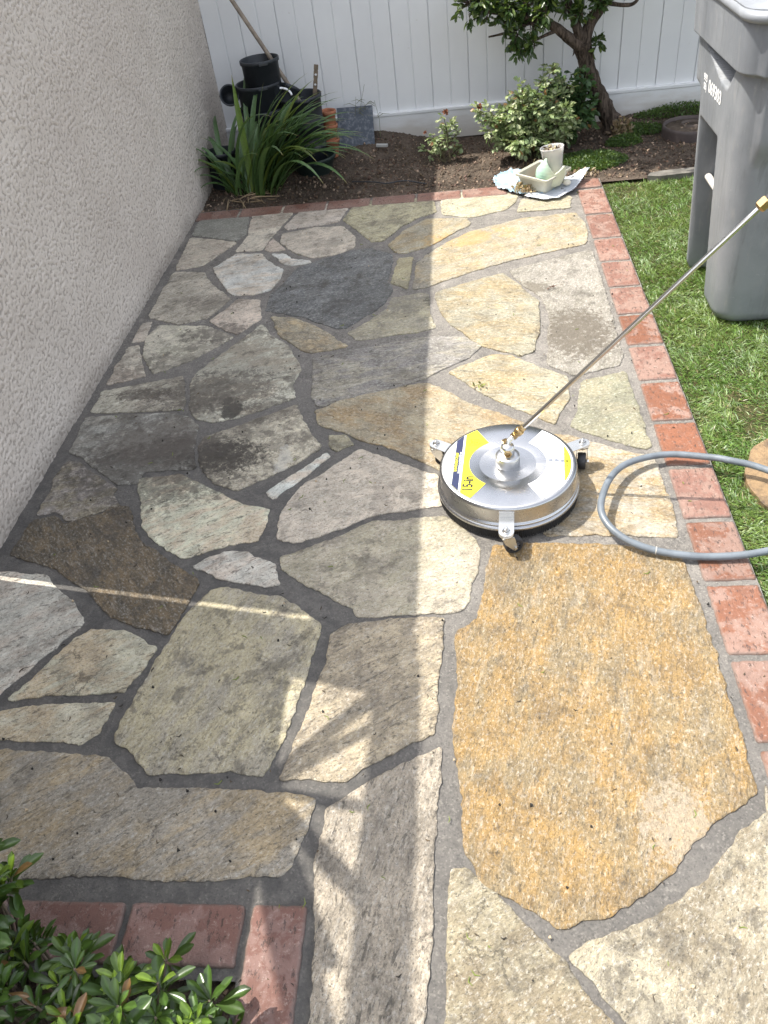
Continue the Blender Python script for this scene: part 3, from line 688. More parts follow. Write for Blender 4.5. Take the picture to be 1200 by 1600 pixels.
# brick borders
def build_bricks(name, rects):
    """rects: x0,x1,y0,y1,z,paint amount"""
    V = []; F = []; C1 = []; C2 = []; SM = []; EG = []
    for bi, (x0, x1, y0, y1, z, dry) in enumerate(rects):
        r = np.random.default_rng(900 + bi)
        P = resample(chaikin(np.array([(x0, y0), (x1, y0), (x1, y1), (x0, y1)]), 0.03), 0.008)
        c = P.mean(0); t = np.roll(P, -1, 0) - np.roll(P, 1, 0); t /= np.hypot(*t.T)[:, None]; nrm = np.stack([t[:, 1], -t[:, 0]], 1)
        O = P + nrm * (pn(P[:, 0] * 60 + bi, P[:, 1] * 60, 4) * 0.0022)[:, None]
        tilt = r.uniform(-0.006, 0.006, 2)
        n = len(P); b = len(V)
        for ins, dz in ((0, -0.05), (0, -0.0045), (0.0028, -0.0012), (0.0075, 0.0)):
            A = O - nrm * ins
            V += [(x, y, z + dz + (x - c[0]) * tilt[0] + (y - c[1]) * tilt[1]) for x, y in A]
        for L in range(3):
            for i in range(n):
                j = (i + 1) % n; F.append((b + L * n + i, b + L * n + j, b + (L + 1) * n + j, b + (L + 1) * n + i)); SM.append(True)
        F.append(tuple(b + 3 * n + i for i in range(n))); SM.append(False)
        tint = r.uniform(0.85, 1.12)
        pale = np.array((0.27, 0.165, 0.128)) * tint; red = np.array((0.20, 0.070, 0.031)) * tint
        pk = np.array((0.225, 0.108, 0.078)) * tint
        if dry > 0.66: a, d = pale, pk
        elif dry > 0.33: a, d = pale, red
        elif dry >= 0: a, d = red * 0.95, red * 1.1
        else: a, d = np.array((0.165, 0.078, 0.060)) * tint, np.array((0.21, 0.118, 0.098)) * tint
        C1 += [a] * (4 * n); C2 += [d] * (4 * n); EG += [0.7] * (2 * n) + [0.45] * n + [0.12] * n
    me = bpy.data.meshes.new(name); me.from_pydata(V, [], F); me.polygons.foreach_set('use_smooth', SM)
    set_col(me, 'c1', np.array(C1)); set_col(me, 'c2', np.array(C2)); me.update()
    at = me.attributes.new('edge', 'FLOAT', 'POINT'); at.data.foreach_set('value', np.array(EG, dtype=np.float32))
    o = link(name, me, M_BRICK); o['kind'] = 'structure'
JY = [4.09, 3.765, 3.49, 3.255, 3.018, 2.79, 2.56, 2.325, 2.09, 1.865, 1.632, 1.398, 1.166, 0.935, 0.70, 0.465, 0.23, 0.0]
br = []
dryv = [0.9, 0.8, 0.9, 0.8, 0.9, 0.5, 0.9, 0.5, 0.2, 0.9, 0.5, 0.5, 0.35, 0.4, 0.1, 0.1, 0.1]
for i in range(len(JY) - 1):
    br.append((0.566, 0.694, JY[i + 1] + 0.0085, JY[i] - 0.0085, 0.004, dryv[i]))
x = -1.442; i = 0
for j in range(9):
    x1 = min(x + 0.238, 0.694)
    br.append((x + 0.004, x1 - 0.004, 4.10, 4.215 if j else 4.21, 0.007, 0.9 if j > 5 else 0.7)); x = x1
build_bricks('brick_border', br)
pb = []
for k, (a, b) in enumerate(((-1.19, -0.963), (-0.95, -0.715), (-0.703, -0.474))):
    pb.append((a, b, 0.485, 0.597, 0.006, -1))
for k in range(4):
    y1 = 0.597 - k * 0.235; pb.append((-0.459, -0.352, y1 - 0.223, y1, 0.006, -1 if k else -1))
build_bricks('planter_brick_edging', pb)

# ---------------------------------------------------------------- house wall, roof edge, unseen gate
def stucco_wall():
    xw = -1.445
    root = thing('house', 'beige rough stucco house wall along the left of the patio', 'house', (xw, 3.3, 0))
    y = np.arange(1.565, 5.20, 0.0030); z = np.arange(-0.02, 1.30, 0.0030)
    Y, Z = np.meshgrid(y, z)
    a = 0
    for o_, (fq, am) in enumerate(((60, 1.0), (118, 0.55), (210, 0.25))):
        a = a + am * pn(Y * fq + 0.35 * Z * fq, Z * fq * 1.25 - 0.2 * Y * fq, 11 + o_)
    a = a / 1.6; b = pn(Y * 240, Z * 240, 23)
    gate = ss(-0.3, 0.2, fbm(Y * 11, Z * 13, 2, 57))
    # flat trowelled skins that break off in short ragged steps
    pl = ss(-0.20, -0.11, a) * 0.55 + ss(0.06, 0.14, a) * 0.45
    h = pl * 0.0034 * (0.35 + 0.65 * gate) + b * 0.0004
    h += fbm(Y * 3, Z * 3, 2, 6) * 0.004
    V = np.stack([(h).ravel(), (Y - 3.3).ravel(), Z.ravel()], 1)
    nz, ny = Y.shape; i = np.arange(ny * nz).reshape(nz, ny)
    F = np.stack([i[:-1, :-1].ravel(), i[:-1, 1:].ravel(), i[1:, 1:].ravel(), i[1:, :-1].ravel()], 1)
    me = np_mesh('wall', V, F, True)
    at = me.attributes.new('relief', 'FLOAT', 'POINT')
    at.data.foreach_set('value', np.clip(pl * 0.8 + b * 0.5 + 0.1, 0, 1).astype(np.float32).ravel())
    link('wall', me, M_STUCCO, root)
    mb = MB()
    e0, e1 = 1.5165 - 3.3, 1.6045 - 3.3                              # front edge slanted to leave a slit that casts the light streak
    for (xa, xb, ya, yb, sl) in ((-0.032, -0.004, e0, 1.9, e1), (-0.30, -0.033, -1.2, 1.9, -1.2)):
        mb.add([(xa, ya, -0.05), (xb, ya, -0.05), (xb, yb, -0.05), (xa, yb, -0.05), (xa, sl, 2.224), (xb, sl, 2.224), (xb, yb, 2.224), (xa, yb, 2.224)],
               [(0, 3, 2, 1), (4, 5, 6, 7), (0, 1, 5, 4), (1, 2, 6, 5), (2, 3, 7, 6), (3, 0, 4, 7)])
    mb.box((-0.012, 1.590 - 3.3, 1.99), (0.016, 0.10, 0.44))  # closes the slit higher up, to end its light streak
    mb.build('wall_core', M_STUCCO, root)
    mb = MB(); mb.box((0.0, 0.35, 2.17), (0.007, 3.1, 0.10))
    mb.build('fascia_board', simple('fascia paint', (0.6, 0.56, 0.5), 0.6), root)
    mb = MB(); mb.box((-2.0, 1.50, 2.2095), (4.0, 5.4, 0.03)); mb.build('roof', simple('roof shingle', (0.12, 0.11, 0.10), 0.9, bump=0.002), root)
stucco_wall()

def shadow_gate():  # gate added out of view, shaped to cast the shadow fan and slit
    g = thing('unseen_gate', 'unseen wooden gate with sunburst top, shaped to cast the slatted shadow', 'gate', (-1.445, 1.0, 0))
    mw = simple('painted gate wood', (0.35, 0.28, 0.2), 0.7, var=0.2)
    # local: x thickness, y along, z up
    p = MB()
    y0 = -1.3; k = 0
    while y0 < 0.485:
        y1 = min(y0 + 0.14, 0.50); p.box((0, (y0 + y1) / 2, 0.82), (0.03 + 0.001 * (k % 2), y1 - y0 - 0.0002, 1.54)); y0 = y1; k += 1
    p.build('board_panel', mw, g)
    MB().box((0, -0.4, 1.620), (0.05, 1.80, 0.07), bev=0.004).build('middle_rail', mw, g)
    MB().box((0, -0.40, 2.145), (0.04, 1.80, 0.135), bev=0.004).build('top_rail', mw, g)
    gp = MB(); q0, q1 = 0.385, 0.4935
    gp.add([(-0.015, q0, -0.02), (0.015, q0, -0.02), (0.015, q1, -0.02), (-0.015, q1, -0.02), (-0.015, q0, 2.2), (0.015, q0, 2.2), (0.015, q1 + 0.09, 2.2), (-0.015, q1 + 0.09, 2.2)],
           [(0, 3, 2, 1), (4, 5, 6, 7), (0, 1, 5, 4), (1, 2, 6, 5), (2, 3, 7, 6), (3, 0, 4, 7)])
    gp.build('gate_post', mw, g)
    cy, cz = 0.085, 1.645
    for k, (ey, ez, w) in enumerate(((0.40, 2.09, 0.035), (0.315, 2.10, 0.03), (0.105, 2.11, 0.028), (-0.10, 2.13, 0.045), (-0.21, 1.99, 0.03), (-0.36, 1.98, 0.11))):
        d = Vector((0, ey - cy, ez - cz)); L = d.length
        M = frame((0.0, (ey + cy) / 2, (ez + cz) / 2), d, (1, 0, 0))
        MB().box((0, 0, 0), (0.02, w * (0.85 if k < 5 else 1), L), M=M).build('sunburst_slat', mw, g)
shadow_gate()

# ---------------------------------------------------------------- vinyl fence
def vinyl_fence():
    g = thing('vinyl_fence', 'white vinyl plank privacy fence behind the garden bed', 'fence', (0.6, 5.13, 0))
    x = -2.045; pts = []
    pr = [];  k = 0; H0, H1 = 0.17, 2.02
    # one profiled sheet: flat boards with v-grooves
    while x < 2.6:
        w = 0.107
        dep = 0.009 if k % 2 else 0.0045
        pr += [(x + 0.0035, 0.0), (x + w - 0.0035, 0.0), (x + w - 0.001, dep), (x + w + 0.001, dep)]
        x += w; k += 1
    n = len(pr)
    V = [(a, b, H0) for a, b in pr] + [(a, b, H1) for a, b in pr]
    V += [(pr[0][0], 0.04, H0), (pr[-1][0], 0.04, H0), (pr[0][0], 0.04, H1), (pr[-1][0], 0.04, H1)]
    F = [(i, i + 1, n + i + 1, n + i) for i in range(n - 1)] + [(2 * n + 1, 2 * n, 2 * n + 2, 2 * n + 3)]
    MB().add(V, F).build('board_panel', M_VINYL, g, fix=False)
    r = MB(); r.box((0.30, 0.010, 0.075), (4.75, 0.068, 0.155), bev=0.004); r.build('bottom_rail', M_VINYL, g)
    r = MB(); r.box((0.30, -0.004, 0.1625), (4.75, 0.052, 0.018), bev=0.004); r.build('rail_cap', M_VINYL, g)
    r = MB(); r.box((0.30, 0.010, 2.06), (4.75, 0.068, 0.13), bev=0.004); r.build('top_rail', M_VINYL, g)
    r = MB(); r.box((0.0, -0.012, 1.05), (0.0, 0, 0)) if False else None
vinyl_fence()

# ---------------------------------------------------------------- concrete edging strip at the lawn
c = MB(); P = [(0.93, 4.19), (0.99, 4.17), (1.2, 4.19), (1.6, 4.20), (1.6, 4.26), (1.2, 4.255), (1.02, 4.245), (0.95, 4.23)]
c.prism(P, -0.04, 0.004)
o = c.build('concrete_edging', simple('old concrete', (0.13, 0.12, 0.105), 0.9, var=0.25, scale=20, bump=0.002)); o['kind'] = 'structure'  # colour darkened to stand for the shade of the tree

# flat amber stone set in the lawn
P = resample(chaikin(np.array([(0.775, 1.83), (0.83, 1.95), (0.90, 2.0), (1.2, 1.98), (1.25, 1.62), (0.98, 1.56), (0.83, 1.63), (0.785, 1.72)]), 0.15), 0.02)
P = P + 0.006 * np.stack([pn(P[:, 0] * 30, P[:, 1] * 30, 1), pn(P[:, 0] * 30, P[:, 1] * 30, 2)], 1)
s = MB(); s.prism([tuple(p) for p in P], -0.04, -0.010)
t = NT('rusty stepping stone'); pp = t.obj(); a = t.noise(pp, 9.0, 9, 0.75, 0.3)
t.set(color=t.mix(t.ramp(a, 0.38, 0.62), (0.08, 0.055, 0.035), (0.25, 0.165, 0.085)), rough=0.6, normal=t.bump(t.noise(pp, 60, 5, 0.7), 0.004))
o = s.build('stepping_stone', t.m); tag(o, 'amber flat stepping stone sunk in the lawn by the hose', 'stepping stone')

# ---------------------------------------------------------------- foliage builders (vectorised)
def leaf_cloud(pos, dirv, nrm, L, W, fold=0.18, droop=0.12):
    """simple 2-quad folded leaves; arrays (n,3),(n,3),(n,3),(n,),(n,) -> V,F"""
    n = len(pos); d = dirv / np.linalg.norm(dirv, axis=1)[:, None]
    s = np.cross(d, nrm); s /= np.linalg.norm(s, axis=1)[:, None] + 1e-9
    u = np.cross(s, d)
    L = L[:, None]; W = W[:, None]
    p0 = pos; m = pos + d * L * 0.5; tip = pos + d * L - u * L * droop
    l1 = pos + d * L * 0.28 + s * W * 0.42 + u * W * fold; r1 = pos + d * L * 0.28 - s * W * 0.42 + u * W * fold
    l2 = pos + d * L * 0.66 + s * W * 0.44 + u * (W * fold - L * droop * 0.4); r2 = pos + d * L * 0.66 - s * W * 0.44 + u * (W * fold - L * droop * 0.4)
    c1 = pos + d * L * 0.30; c2 = pos + d * L * 0.66 - u * L * droop * 0.4
    V = np.stack([p0, l1, r1, c1, l2, r2, c2, tip], 1).reshape(-1, 3)
    b = (np.arange(n) * 8)[:, None]
    T = np.concatenate([b + np.array([[0, 3, 1]]), b + np.array([[0, 2, 3]]), b + np.array([[4, 6, 7]]), b + np.array([[6, 5, 7]])])
    Q = np.concatenate([b + np.array([[1, 3, 6, 4]]), b + np.array([[3, 2, 5, 6]])])
    return V, [T, Q]
def rnd_dirs(n, up=0.0):
    v = rng.normal(size=(n, 3)); v[:, 2] += up; return v / np.linalg.norm(v, axis=1)[:, None]
def vary(base, n, k=0.25, alt=None, p=0.2):
    c = np.array(base)[None] * (1 + rng.uniform(-k, k, (n, 1))) * (1 + rng.uniform(-0.08, 0.08, (n, 3)))
    if alt is not None:
        mk = rng.random(n) < p; c[mk] = np.array(alt)[None] * (1 + rng.uniform(-k, k, (mk.sum(), 1)))
    return np.clip(c, 0, 1)

# ---- grass
def grass():
    def batch(x0, x1, y0, y1, dens, L, W):
        n = int((x1 - x0) * (y1 - y0) * dens)
        x = rng.uniform(x0, x1, n); y = rng.uniform(y0, y1, n)
        bare = fbm(x * 3, y * 3, 3, 51)
        keep = rng.random(n) < np.clip(1.0 - 1.3 * ss(0.18, 0.45, bare), 0.15, 1)
        edge = 0.700 + 0.006 * pn(y * 18, y * 0, 8)
        keep &= x > edge
        # stepping stone opening
        dx = (x - 1.02) / 0.235; dy = (y - 1.79) / 0.185
        keep &= (dx * dx + dy * dy) > 0.95 + 0.35 * pn(x * 12, y * 12, 3)
        keep &= ~((y > 4.18 + 0.02 * pn(x * 12, x * 0, 2)))
        return x[keep], y[keep]
    xs = []; ys = []
    for a in ((0.69, 1.25, 0.9, 2.2, 62000), (0.69, 1.6, 2.2, 3.2, 48000), (0.69, 1.9, 3.2, 4.2, 36000), (1.25, 1.8, 0.9, 2.2, 22000), (1.6, 1.95, 2.2, 3.2, 22000), (0.69, 1.6, 0.1, 0.9, 22000)):
        x, y = batch(*a, 0, 0); xs.append(x); ys.append(y)
    x = np.concatenate(xs); y = np.concatenate(ys); n = len(x)
    patch = fbm(x * 4, y * 4, 3, 61)
    L = rng.uniform(0.014, 0.031, n) * (1 + 0.35 * patch); W = rng.uniform(0.0015, 0.0034, n)
    near = np.clip((x - 0.70) / 0.04, 0, 1); 
    L *= 0.55 + 0.45 * near
    az = rng.uniform(0, 2 * np.pi, n); 
    clump = fbm(x * 14, y * 14, 2, 71) * 3.0; az = az * 0.6 + clump + 2.0
    lean = rng.uniform(0.25, 1.25, n)
    z0 = -0.027 + 0.010 * fbm(x * 3, y * 3, 3, 4)
    d = np.stack([np.cos(az) * np.sin(lean), np.sin(az) * np.sin(lean), np.cos(lean)], 1)
    tw = az + np.pi / 2 + rng.uniform(-0.9, 0.9, n); s = np.stack([np.cos(tw), np.sin(tw), 0 * tw], 1)
    p = np.stack([x, y, z0], 1)
    bend = np.stack([np.cos(az), np.sin(az), -0.6 + 0 * az], 1) * (rng.uniform(0.05, 0.45, n) * L)[:, None]
    Lc = L[:, None]; Wc = W[:, None]
    m1 = p + d * Lc * 0.5 + bend * 0.25; tip = p + d * Lc + bend
    V = np.stack([p + s * Wc * 0.5, p - s * Wc * 0.5, m1 + s * Wc * 0.5, m1 - s * Wc * 0.5, tip], 1).reshape(-1, 3)
    b = (np.arange(n) * 5)[:, None]
    F = [b + np.array([[0, 1, 3, 2]]), b + np.array([[2, 3, 4]])]
    me = np_mesh('grass', V, F, True)
    c = vary((0.135, 0.235, 0.050), n, 0.45)
    t = ss(-0.25, 0.45, patch + rng.uniform(-0.25, 0.25, n))[:, None]
    c = c * (1 - t * 0.6) + np.array((0.26, 0.34, 0.10)) * t * 0.6
    dry = rng.random(n) < 0.05 + 0.15 * ss(0.0, 0.35, fbm(x * 3, y * 3, 3, 51)); c[dry] = vary((0.36, 0.31, 0.16), dry.sum(), 0.25)
    lite = rng.random(n) < 0.12 + 0.22 * ss(0.05, 0.35, fbm(x * 5, y * 5, 2, 91)); c[lite] = vary((0.38, 0.48, 0.27), lite.sum(), 0.15)
    set_col(me, 'lc', np.repeat(c, 5, 0))
    o = link('grass', me, leaf_mat('grass blades', 0.36, 0.22)); tag(o, 'short green lawn grass with straw flecks beside the brick border', 'grass', kind='stuff')
grass()

# ---- mulch and soil crumbs
def mulch():
    def area_pts(n, x0, x1, y0, y1): return np.stack([rng.uniform(x0, x1, n), rng.uniform(y0, y1, n)], 1)
    P = np.concatenate([area_pts(6500, -1.44, 1.5, 4.23, 5.08), area_pts(900, -1.4, -0.48, 0.0, 0.47)])
    n = len(P); z = -0.010 + soil_h(P[:, 0], P[:, 1]); z[P[:, 1] < 1] = -0.015
    sz = np.exp(rng.normal(-5.05, 0.45, n)); sz = np.clip(sz, 0.003, 0.02)
    q = rng.normal(size=(n, 4)); q /= np.linalg.norm(q, axis=1)[:, None]
    w, x, y, zz = q.T
    R = np.stack([1 - 2 * (y * y + zz * zz), 2 * (x * y - w * zz), 2 * (x * zz + w * y), 2 * (x * y + w * zz), 1 - 2 * (x * x + zz * zz), 2 * (y * zz - w * x), 2 * (x * zz - w * y), 2 * (y * zz + w * x), 1 - 2 * (x * x + y * y)], 1).reshape(n, 3, 3)
    cube = np.array([(a, b, c) for a in (-.5, .5) for b in (-.5, .5) for c in (-.5, .5)])
    sc = np.stack([sz, sz * rng.uniform(0.35, 0.9, n), sz * rng.uniform(0.2, 0.7, n)], 1)
    loc = cube[None] * sc[:, None, :] * (1 + rng.uniform(-0.25, 0.25, (n, 8, 1)))
    V = np.einsum('nij,nkj->nki', R, loc) + np.concatenate([P, (z + sz * 0.1)[:, None]], 1)[:, None]
    f = np.array([(0, 1, 3, 2), (4, 6, 7, 5), (0, 4, 5, 1), (2, 3, 7, 6), (0, 2, 6, 4), (1, 5, 7, 3)])
    F = (np.arange(n) * 8)[:, None, None] + f[None]
    me = np_mesh('mulch', V.reshape(-1, 3), F.reshape(-1, 4))
    c = vary((0.12, 0.082, 0.058), n, 0.4, (0.30, 0.22, 0.16), 0.22)
    set_col(me, 'lc', np.repeat(c, 8, 0))
    tag(link('mulch', me, mat_attr('mulch bits', 0.9)), 'brown bark mulch and soil crumbs over the garden bed', 'mulch', kind='stuff')
mulch()

# ---- debris on the patio: clippings, twigs, pebbles, leaf scraps
def litter():
    V = []; F = []; C = []
    n = 420
    for i in range(n):
        r = random.random()
        x = random.uniform(-1.3, 0.68); y = 0.45 + 3.6 * random.random() ** 1.5
        if x < -0.47 and y < 0.62: continue
        # keep off the surface cleaner
        if (x - .093) ** 2 + (y - 1.78) ** 2 < 0.06: continue
        a = random.uniform(0, math.pi); L = random.uniform(0.004, 0.013); w = random.uniform(0.0008, 0.002)
        z = 0.0085 + random.uniform(0, 0.001)
        if r < 0.55: col = random.choice(((0.06, 0.045, 0.03), (0.03, 0.025, 0.02), (0.10, 0.07, 0.04)))
        elif r < 0.75: col = (0.16, 0.20, 0.04); L *= 1.5; w = 0.0012
        elif r < 0.9: col = (0.02, 0.018, 0.016); L = random.uniform(0.003, 0.006); w = L * 0.7
        else: col = (0.42, 0.33, 0.22); L = random.uniform(0.003, 0.006); w = L * 0.8
        dx, dy = math.cos(a) * L, math.sin(a) * L; sx, sy = -math.sin(a) * w, math.cos(a) * w
        k = random.uniform(-0.3, 0.3) * L; h = 0.0015 if r < 0.75 else 0.0035
        b = len(V)
        for tt in (0, 0.5, 1.0):
            ox = x + dx * tt - math.sin(a) * k * 4 * tt * (1 - tt); oy = y + dy * tt + math.cos(a) * k * 4 * tt * (1 - tt)
            ww = 1 if tt == 0.5 else 0.3
            V += [(ox - sx * ww, oy - sy * ww, z - 0.004), (ox + sx * ww, oy + sy * ww, z - 0.004), (ox + sx * ww * 0.6, oy + sy * ww * 0.6, z - 0.004 + h + (0.002 if tt == 1 else 0)), (ox - sx * ww * 0.6, oy - sy * ww * 0.6, z - 0.004 + h + (0.002 if tt == 1 else 0))]
        for s_ in (0, 4):
            for q in range(4): F.append((b + s_ + q, b + s_ + (q + 1) % 4, b + s_ + 4 + (q + 1) % 4, b + s_ + 4 + q))
        F.append((b, b + 3, b + 2, b + 1)); F.append((b + 8, b + 9, b + 10, b + 11))
        C += [col] * 12
    me = bpy.data.meshes.new('yard_litter'); me.from_pydata(V, [], F); set_col(me, 'lc', np.array(C)); me.update()
    tag(link('yard_litter', me, mat_attr('litter bits', 0.7)), 'grass clippings, twigs and grit scattered over the paving', 'litter', kind='stuff')
litter()

def leaf_scrap(x, y, L, col, label, rz=0.3):
    t = thing('fallen_twig' if col[1] > col[0] * 0.9 else 'dead_leaf', label, 'twig' if col[1] > col[0] * 0.9 else 'dead leaf', (x, y, 0.008), rz=rz)
    mat = simple('scrap %s' % label[:12], col, 0.7)
    n = 7; pos = np.array([(L * (i / n - 0.5), 0.006 * math.sin(i * 2.1), 0.002 + 0.003 * (i % 3)) for i in range(n)])
    d = rnd_dirs(n, 0.3); V, F = leaf_cloud(pos, d, rnd_dirs(n, 1.0), np.full(n, L * 0.45), np.full(n, L * 0.16))
    link('leaf', np_mesh('leaf', V, F), mat, t)
    MB().tube([(-L / 2, 0, 0.002), (0, 0.004, 0.004), (L / 2, -0.003, 0.003)], 0.0012, 6).build('stem', mat, t)
leaf_scrap(0.03, 2.35, 0.045, (0.19, 0.20, 0.05), 'small green sprig lying on the cream stone above the steel cleaner')
leaf_scrap(0.34, 3.04, 0.03, (0.13, 0.06, 0.035), 'small brown leaf on the pale grey pitted flagstone', 0.6)

# ---- strap leaved plant
def strap_plant():
    t = thing('agapanthus_plant', 'clump of long arching strap leaves at the foot of the stucco wall', 'plant', (-1.18, 4.44, 0.0))
    V = []; F = []; C = []
    def blade(base, az, L, W, rise, curl, col):
        n = 14; p = Vector(base); el = rise; b = len(V)
        side = Vector((-math.sin(az), math.cos(az), 0))
        for i in range(n + 1):
            s = i / n
            w = W * (0.55 + 0.45 * min(1, s * 4)) * (1 - max(0, (s - 0.55) / 0.45) ** 1.6) + 0.0006
            d = Vector((math.cos(az) * math.cos(el), math.sin(az) * math.cos(el), math.sin(el)))
            u = side.cross(d) * -1
            V.extend([tuple(p + side * w / 2 + u * w * 0.16), tuple(p), tuple(p - side * w / 2 + u * w * 0.16)])
            k = 0.6 + 0.4 * min(1, s * 5)
            cc = [col[0] * (1.0 + 0.5 * (1 - min(1, s * 6))), col[1] * (1.0 + 0.3 * (1 - min(1, s * 6))), col[2]]
            if s > 0.93: cc = [0.35, 0.27, 0.10]
            C.extend([cc] * 3)
            p = p + d * (L / n); el -= curl / n * (0.35 + 1.3 * s); az += random.uniform(-0.02, 0.02)
        for i in range(n):
            for q in (0, 1): F.append((b + i * 3 + q, b + i * 3 + q + 1, b + i * 3 + 3 + q + 1, b + i * 3 + 3 + q))
    fans = [(-0.13, 0.03, 2.6, 13), (-0.08, -0.04, 3.4, 6), (-0.02, -0.02, 1.8, 17), (0.05, -0.05, 0.2, 22), (0.12, 0.02, 0.0, 22), (0.0, 0.08, 1.2, 10), (0.06, -0.08, -0.6, 9)]
    for fx, fy, fa, k in fans:
        for i in range(k):
            az = fa + random.gauss(0, 0.75); L = random.uniform(0.40, 0.72)
            if math.cos(az) < -0.25: L *= 0.60
            g_ = random.uniform(0.8, 1.25)
            col = (0.080 * g_, 0.150 * g_, 0.055 * g_) if random.random() > 0.12 else (0.12, 0.17, 0.03)
            blade((fx + random.gauss(0, 0.012), fy + random.gauss(0, 0.012), 0.0), az, L, random.uniform(0.022, 0.036), random.uniform(1.05, 1.5), random.uniform(0.9, 2.3), col)
    for i in range(26):
        g_ = random.uniform(0.8, 1.3)
        blade((0.10 + random.gauss(0, 0.03), random.gauss(0.0, 0.03), 0), random.gauss(-0.05, 0.45), random.uniform(0.50, 0.74), random.uniform(0.022, 0.034), random.uniform(0.75, 1.25), random.uniform(0.9, 1.9), (0.085 * g_, 0.16 * g_, 0.055 * g_))
    # the tall pale upright blade and its neighbours
    blade((0.01, -0.02, 0), 1.6, 0.60, 0.036, 1.50, 0.10, (0.12, 0.20, 0.03))
    blade((0.05, 0.0, 0), 0.5, 0.56, 0.026, 1.45, 0.35, (0.06, 0.115, 0.04))
    blade((0.02, 0.02, 0), 0.2, 0.60, 0.026, 1.40, 0.9, (0.06, 0.115, 0.04))
    blade((0.06, -0.04, 0), 0.05, 0.62, 0.030, 0.95, 1.25, (0.12, 0.18, 0.03))
    me = bpy.data.meshes.new('leaves'); me.from_pydata(V, [], F); set_col(me, 'lc', np.array(C))
    me.polygons.foreach_set('use_smooth', [True] * len(F)); me.update()
    link('leaves', me, leaf_mat('strap leaf', 0.38, 0.18), t)
    # withered leaves round the foot
    V2 = V; V = []; F = []; C = []
    def dead(n):
        b = []
        for i in range(n):
            az = random.uniform(-1.8, 1.2); L = random.uniform(0.08, 0.2); p = Vector((random.gauss(0.0, 0.08), random.gauss(-0.08, 0.04), 0.012))
            m_ = MB(); 
            pts = [p + Vector((math.cos(az) * L * s, math.sin(az) * L * s, 0.012 * math.sin(s * 3 + i))) for s in (0, .25, .5, .75, 1)]
            b.append((pts, random.uniform(0.002, 0.005)))
        return b
    mb = MB()
    for pts, w in dead(26): mb.tube(pts, [w * .4, w, w, w * .7, w * .2], 5)
    mb.build('withered_leaves', simple('withered straw', (0.30, 0.22, 0.13), 0.8, var=0.3), t)
strap_plant()

# ---- rose shrubs
M_ROSE = leaf_mat('rose leaf', 0.45, 0.22)
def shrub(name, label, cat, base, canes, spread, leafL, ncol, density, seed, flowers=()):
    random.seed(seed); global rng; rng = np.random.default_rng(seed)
    t = thing(name, label, cat, base)
    st = MB(); pos = []; dr = []
    for (tx, ty, tz) in canes:
        p0 = Vector((random.gauss(0, 0.02), random.gauss(0, 0.02), -0.01)); p1 = Vector((tx, ty, tz))
        mid = (p0 + p1) / 2 + Vector((random.gauss(0, 0.03), random.gauss(0, 0.03), 0.02))
        pts = [p0 * (1 - s) ** 2 + mid * 2 * s * (1 - s) + p1 * s * s for s in np.linspace(0, 1, 7)]
        st.tube(pts, [0.0045, 0.004, 0.0036, 0.0032, 0.0028, 0.0022, 0.0014], 7)
        for k in range(density):
            s = random.uniform(0.25, 1.0) ** 0.8; i = min(5, int(s * 6)); q = pts[i].lerp(pts[i + 1], s * 6 - i)
            v = Vector((random.gauss(0, 1), random.gauss(0, 1), random.gauss(0.2, 0.8))).normalized() * random.uniform(0.02, spread)
            e = q + v
            if random.random() < 0.35: st.tube([q, q + v * 0.6, e], [0.0016, 0.0012, 0.0008], 5)
            for j in range(random.choice((3, 5, 5))):                 # compound leaf
                o_ = e - v.normalized() * 0.014 * (j // 2); sd = Vector((-v.y, v.x, 0)) ; sd = sd.normalized() if sd.length > 0 else Vector((1, 0, 0))
                dd = (v.normalized() + sd * (0, 1.1, -1.1, 1.2, -1.2)[j] + Vector((0, 0, random.uniform(-0.4, 0.2)))).normalized()
                pos.append(o_); dr.append(dd)
    n = len(pos); pos = np.array(pos); dr = np.array(dr)
    keep = pos[:, 2] > 0.01; pos = pos[keep]; dr = dr[keep]; n = len(pos)
    V, F = leaf_cloud(pos, dr, rnd_dirs(n, 1.6), rng.uniform(0.7, 1.25, n) * leafL, rng.uniform(0.55, 0.75, n) * leafL)
    me = np_mesh('leaves', V, F, False)
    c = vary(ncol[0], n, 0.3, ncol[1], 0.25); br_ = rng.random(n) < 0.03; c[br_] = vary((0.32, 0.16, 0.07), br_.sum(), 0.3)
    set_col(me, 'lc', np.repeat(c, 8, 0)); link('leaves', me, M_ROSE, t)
    st.build('canes', simple('rose cane ' + name + str(seed), (0.10, 0.085, 0.045), 0.7), t)
    for (fx, fy, fz, r) in flowers:
        nn = 26; pp = np.array([(fx, fy, fz)] * nn); V, F = leaf_cloud(pp, rnd_dirs(nn, 0.4), rnd_dirs(nn), np.full(nn, r), np.full(nn, r * 0.7))
        link('withered_bloom', np_mesh('withered_bloom', V, F), simple('withered bloom%d' % int(fx * 1000), (0.30, 0.12, 0.06), 0.8, var=0.3), t)
    return t
canes = []
random.seed(3)
for i in range(34):
    a = random.uniform(0, 6.28); r = random.uniform(0.05, 0.27)
    canes.append((math.cos(a) * r - 0.02, math.sin(a) * r * 0.62, random.uniform(0.12, 0.33) * (1.1 - 0.6 * (r / 0.3) ** 2)))
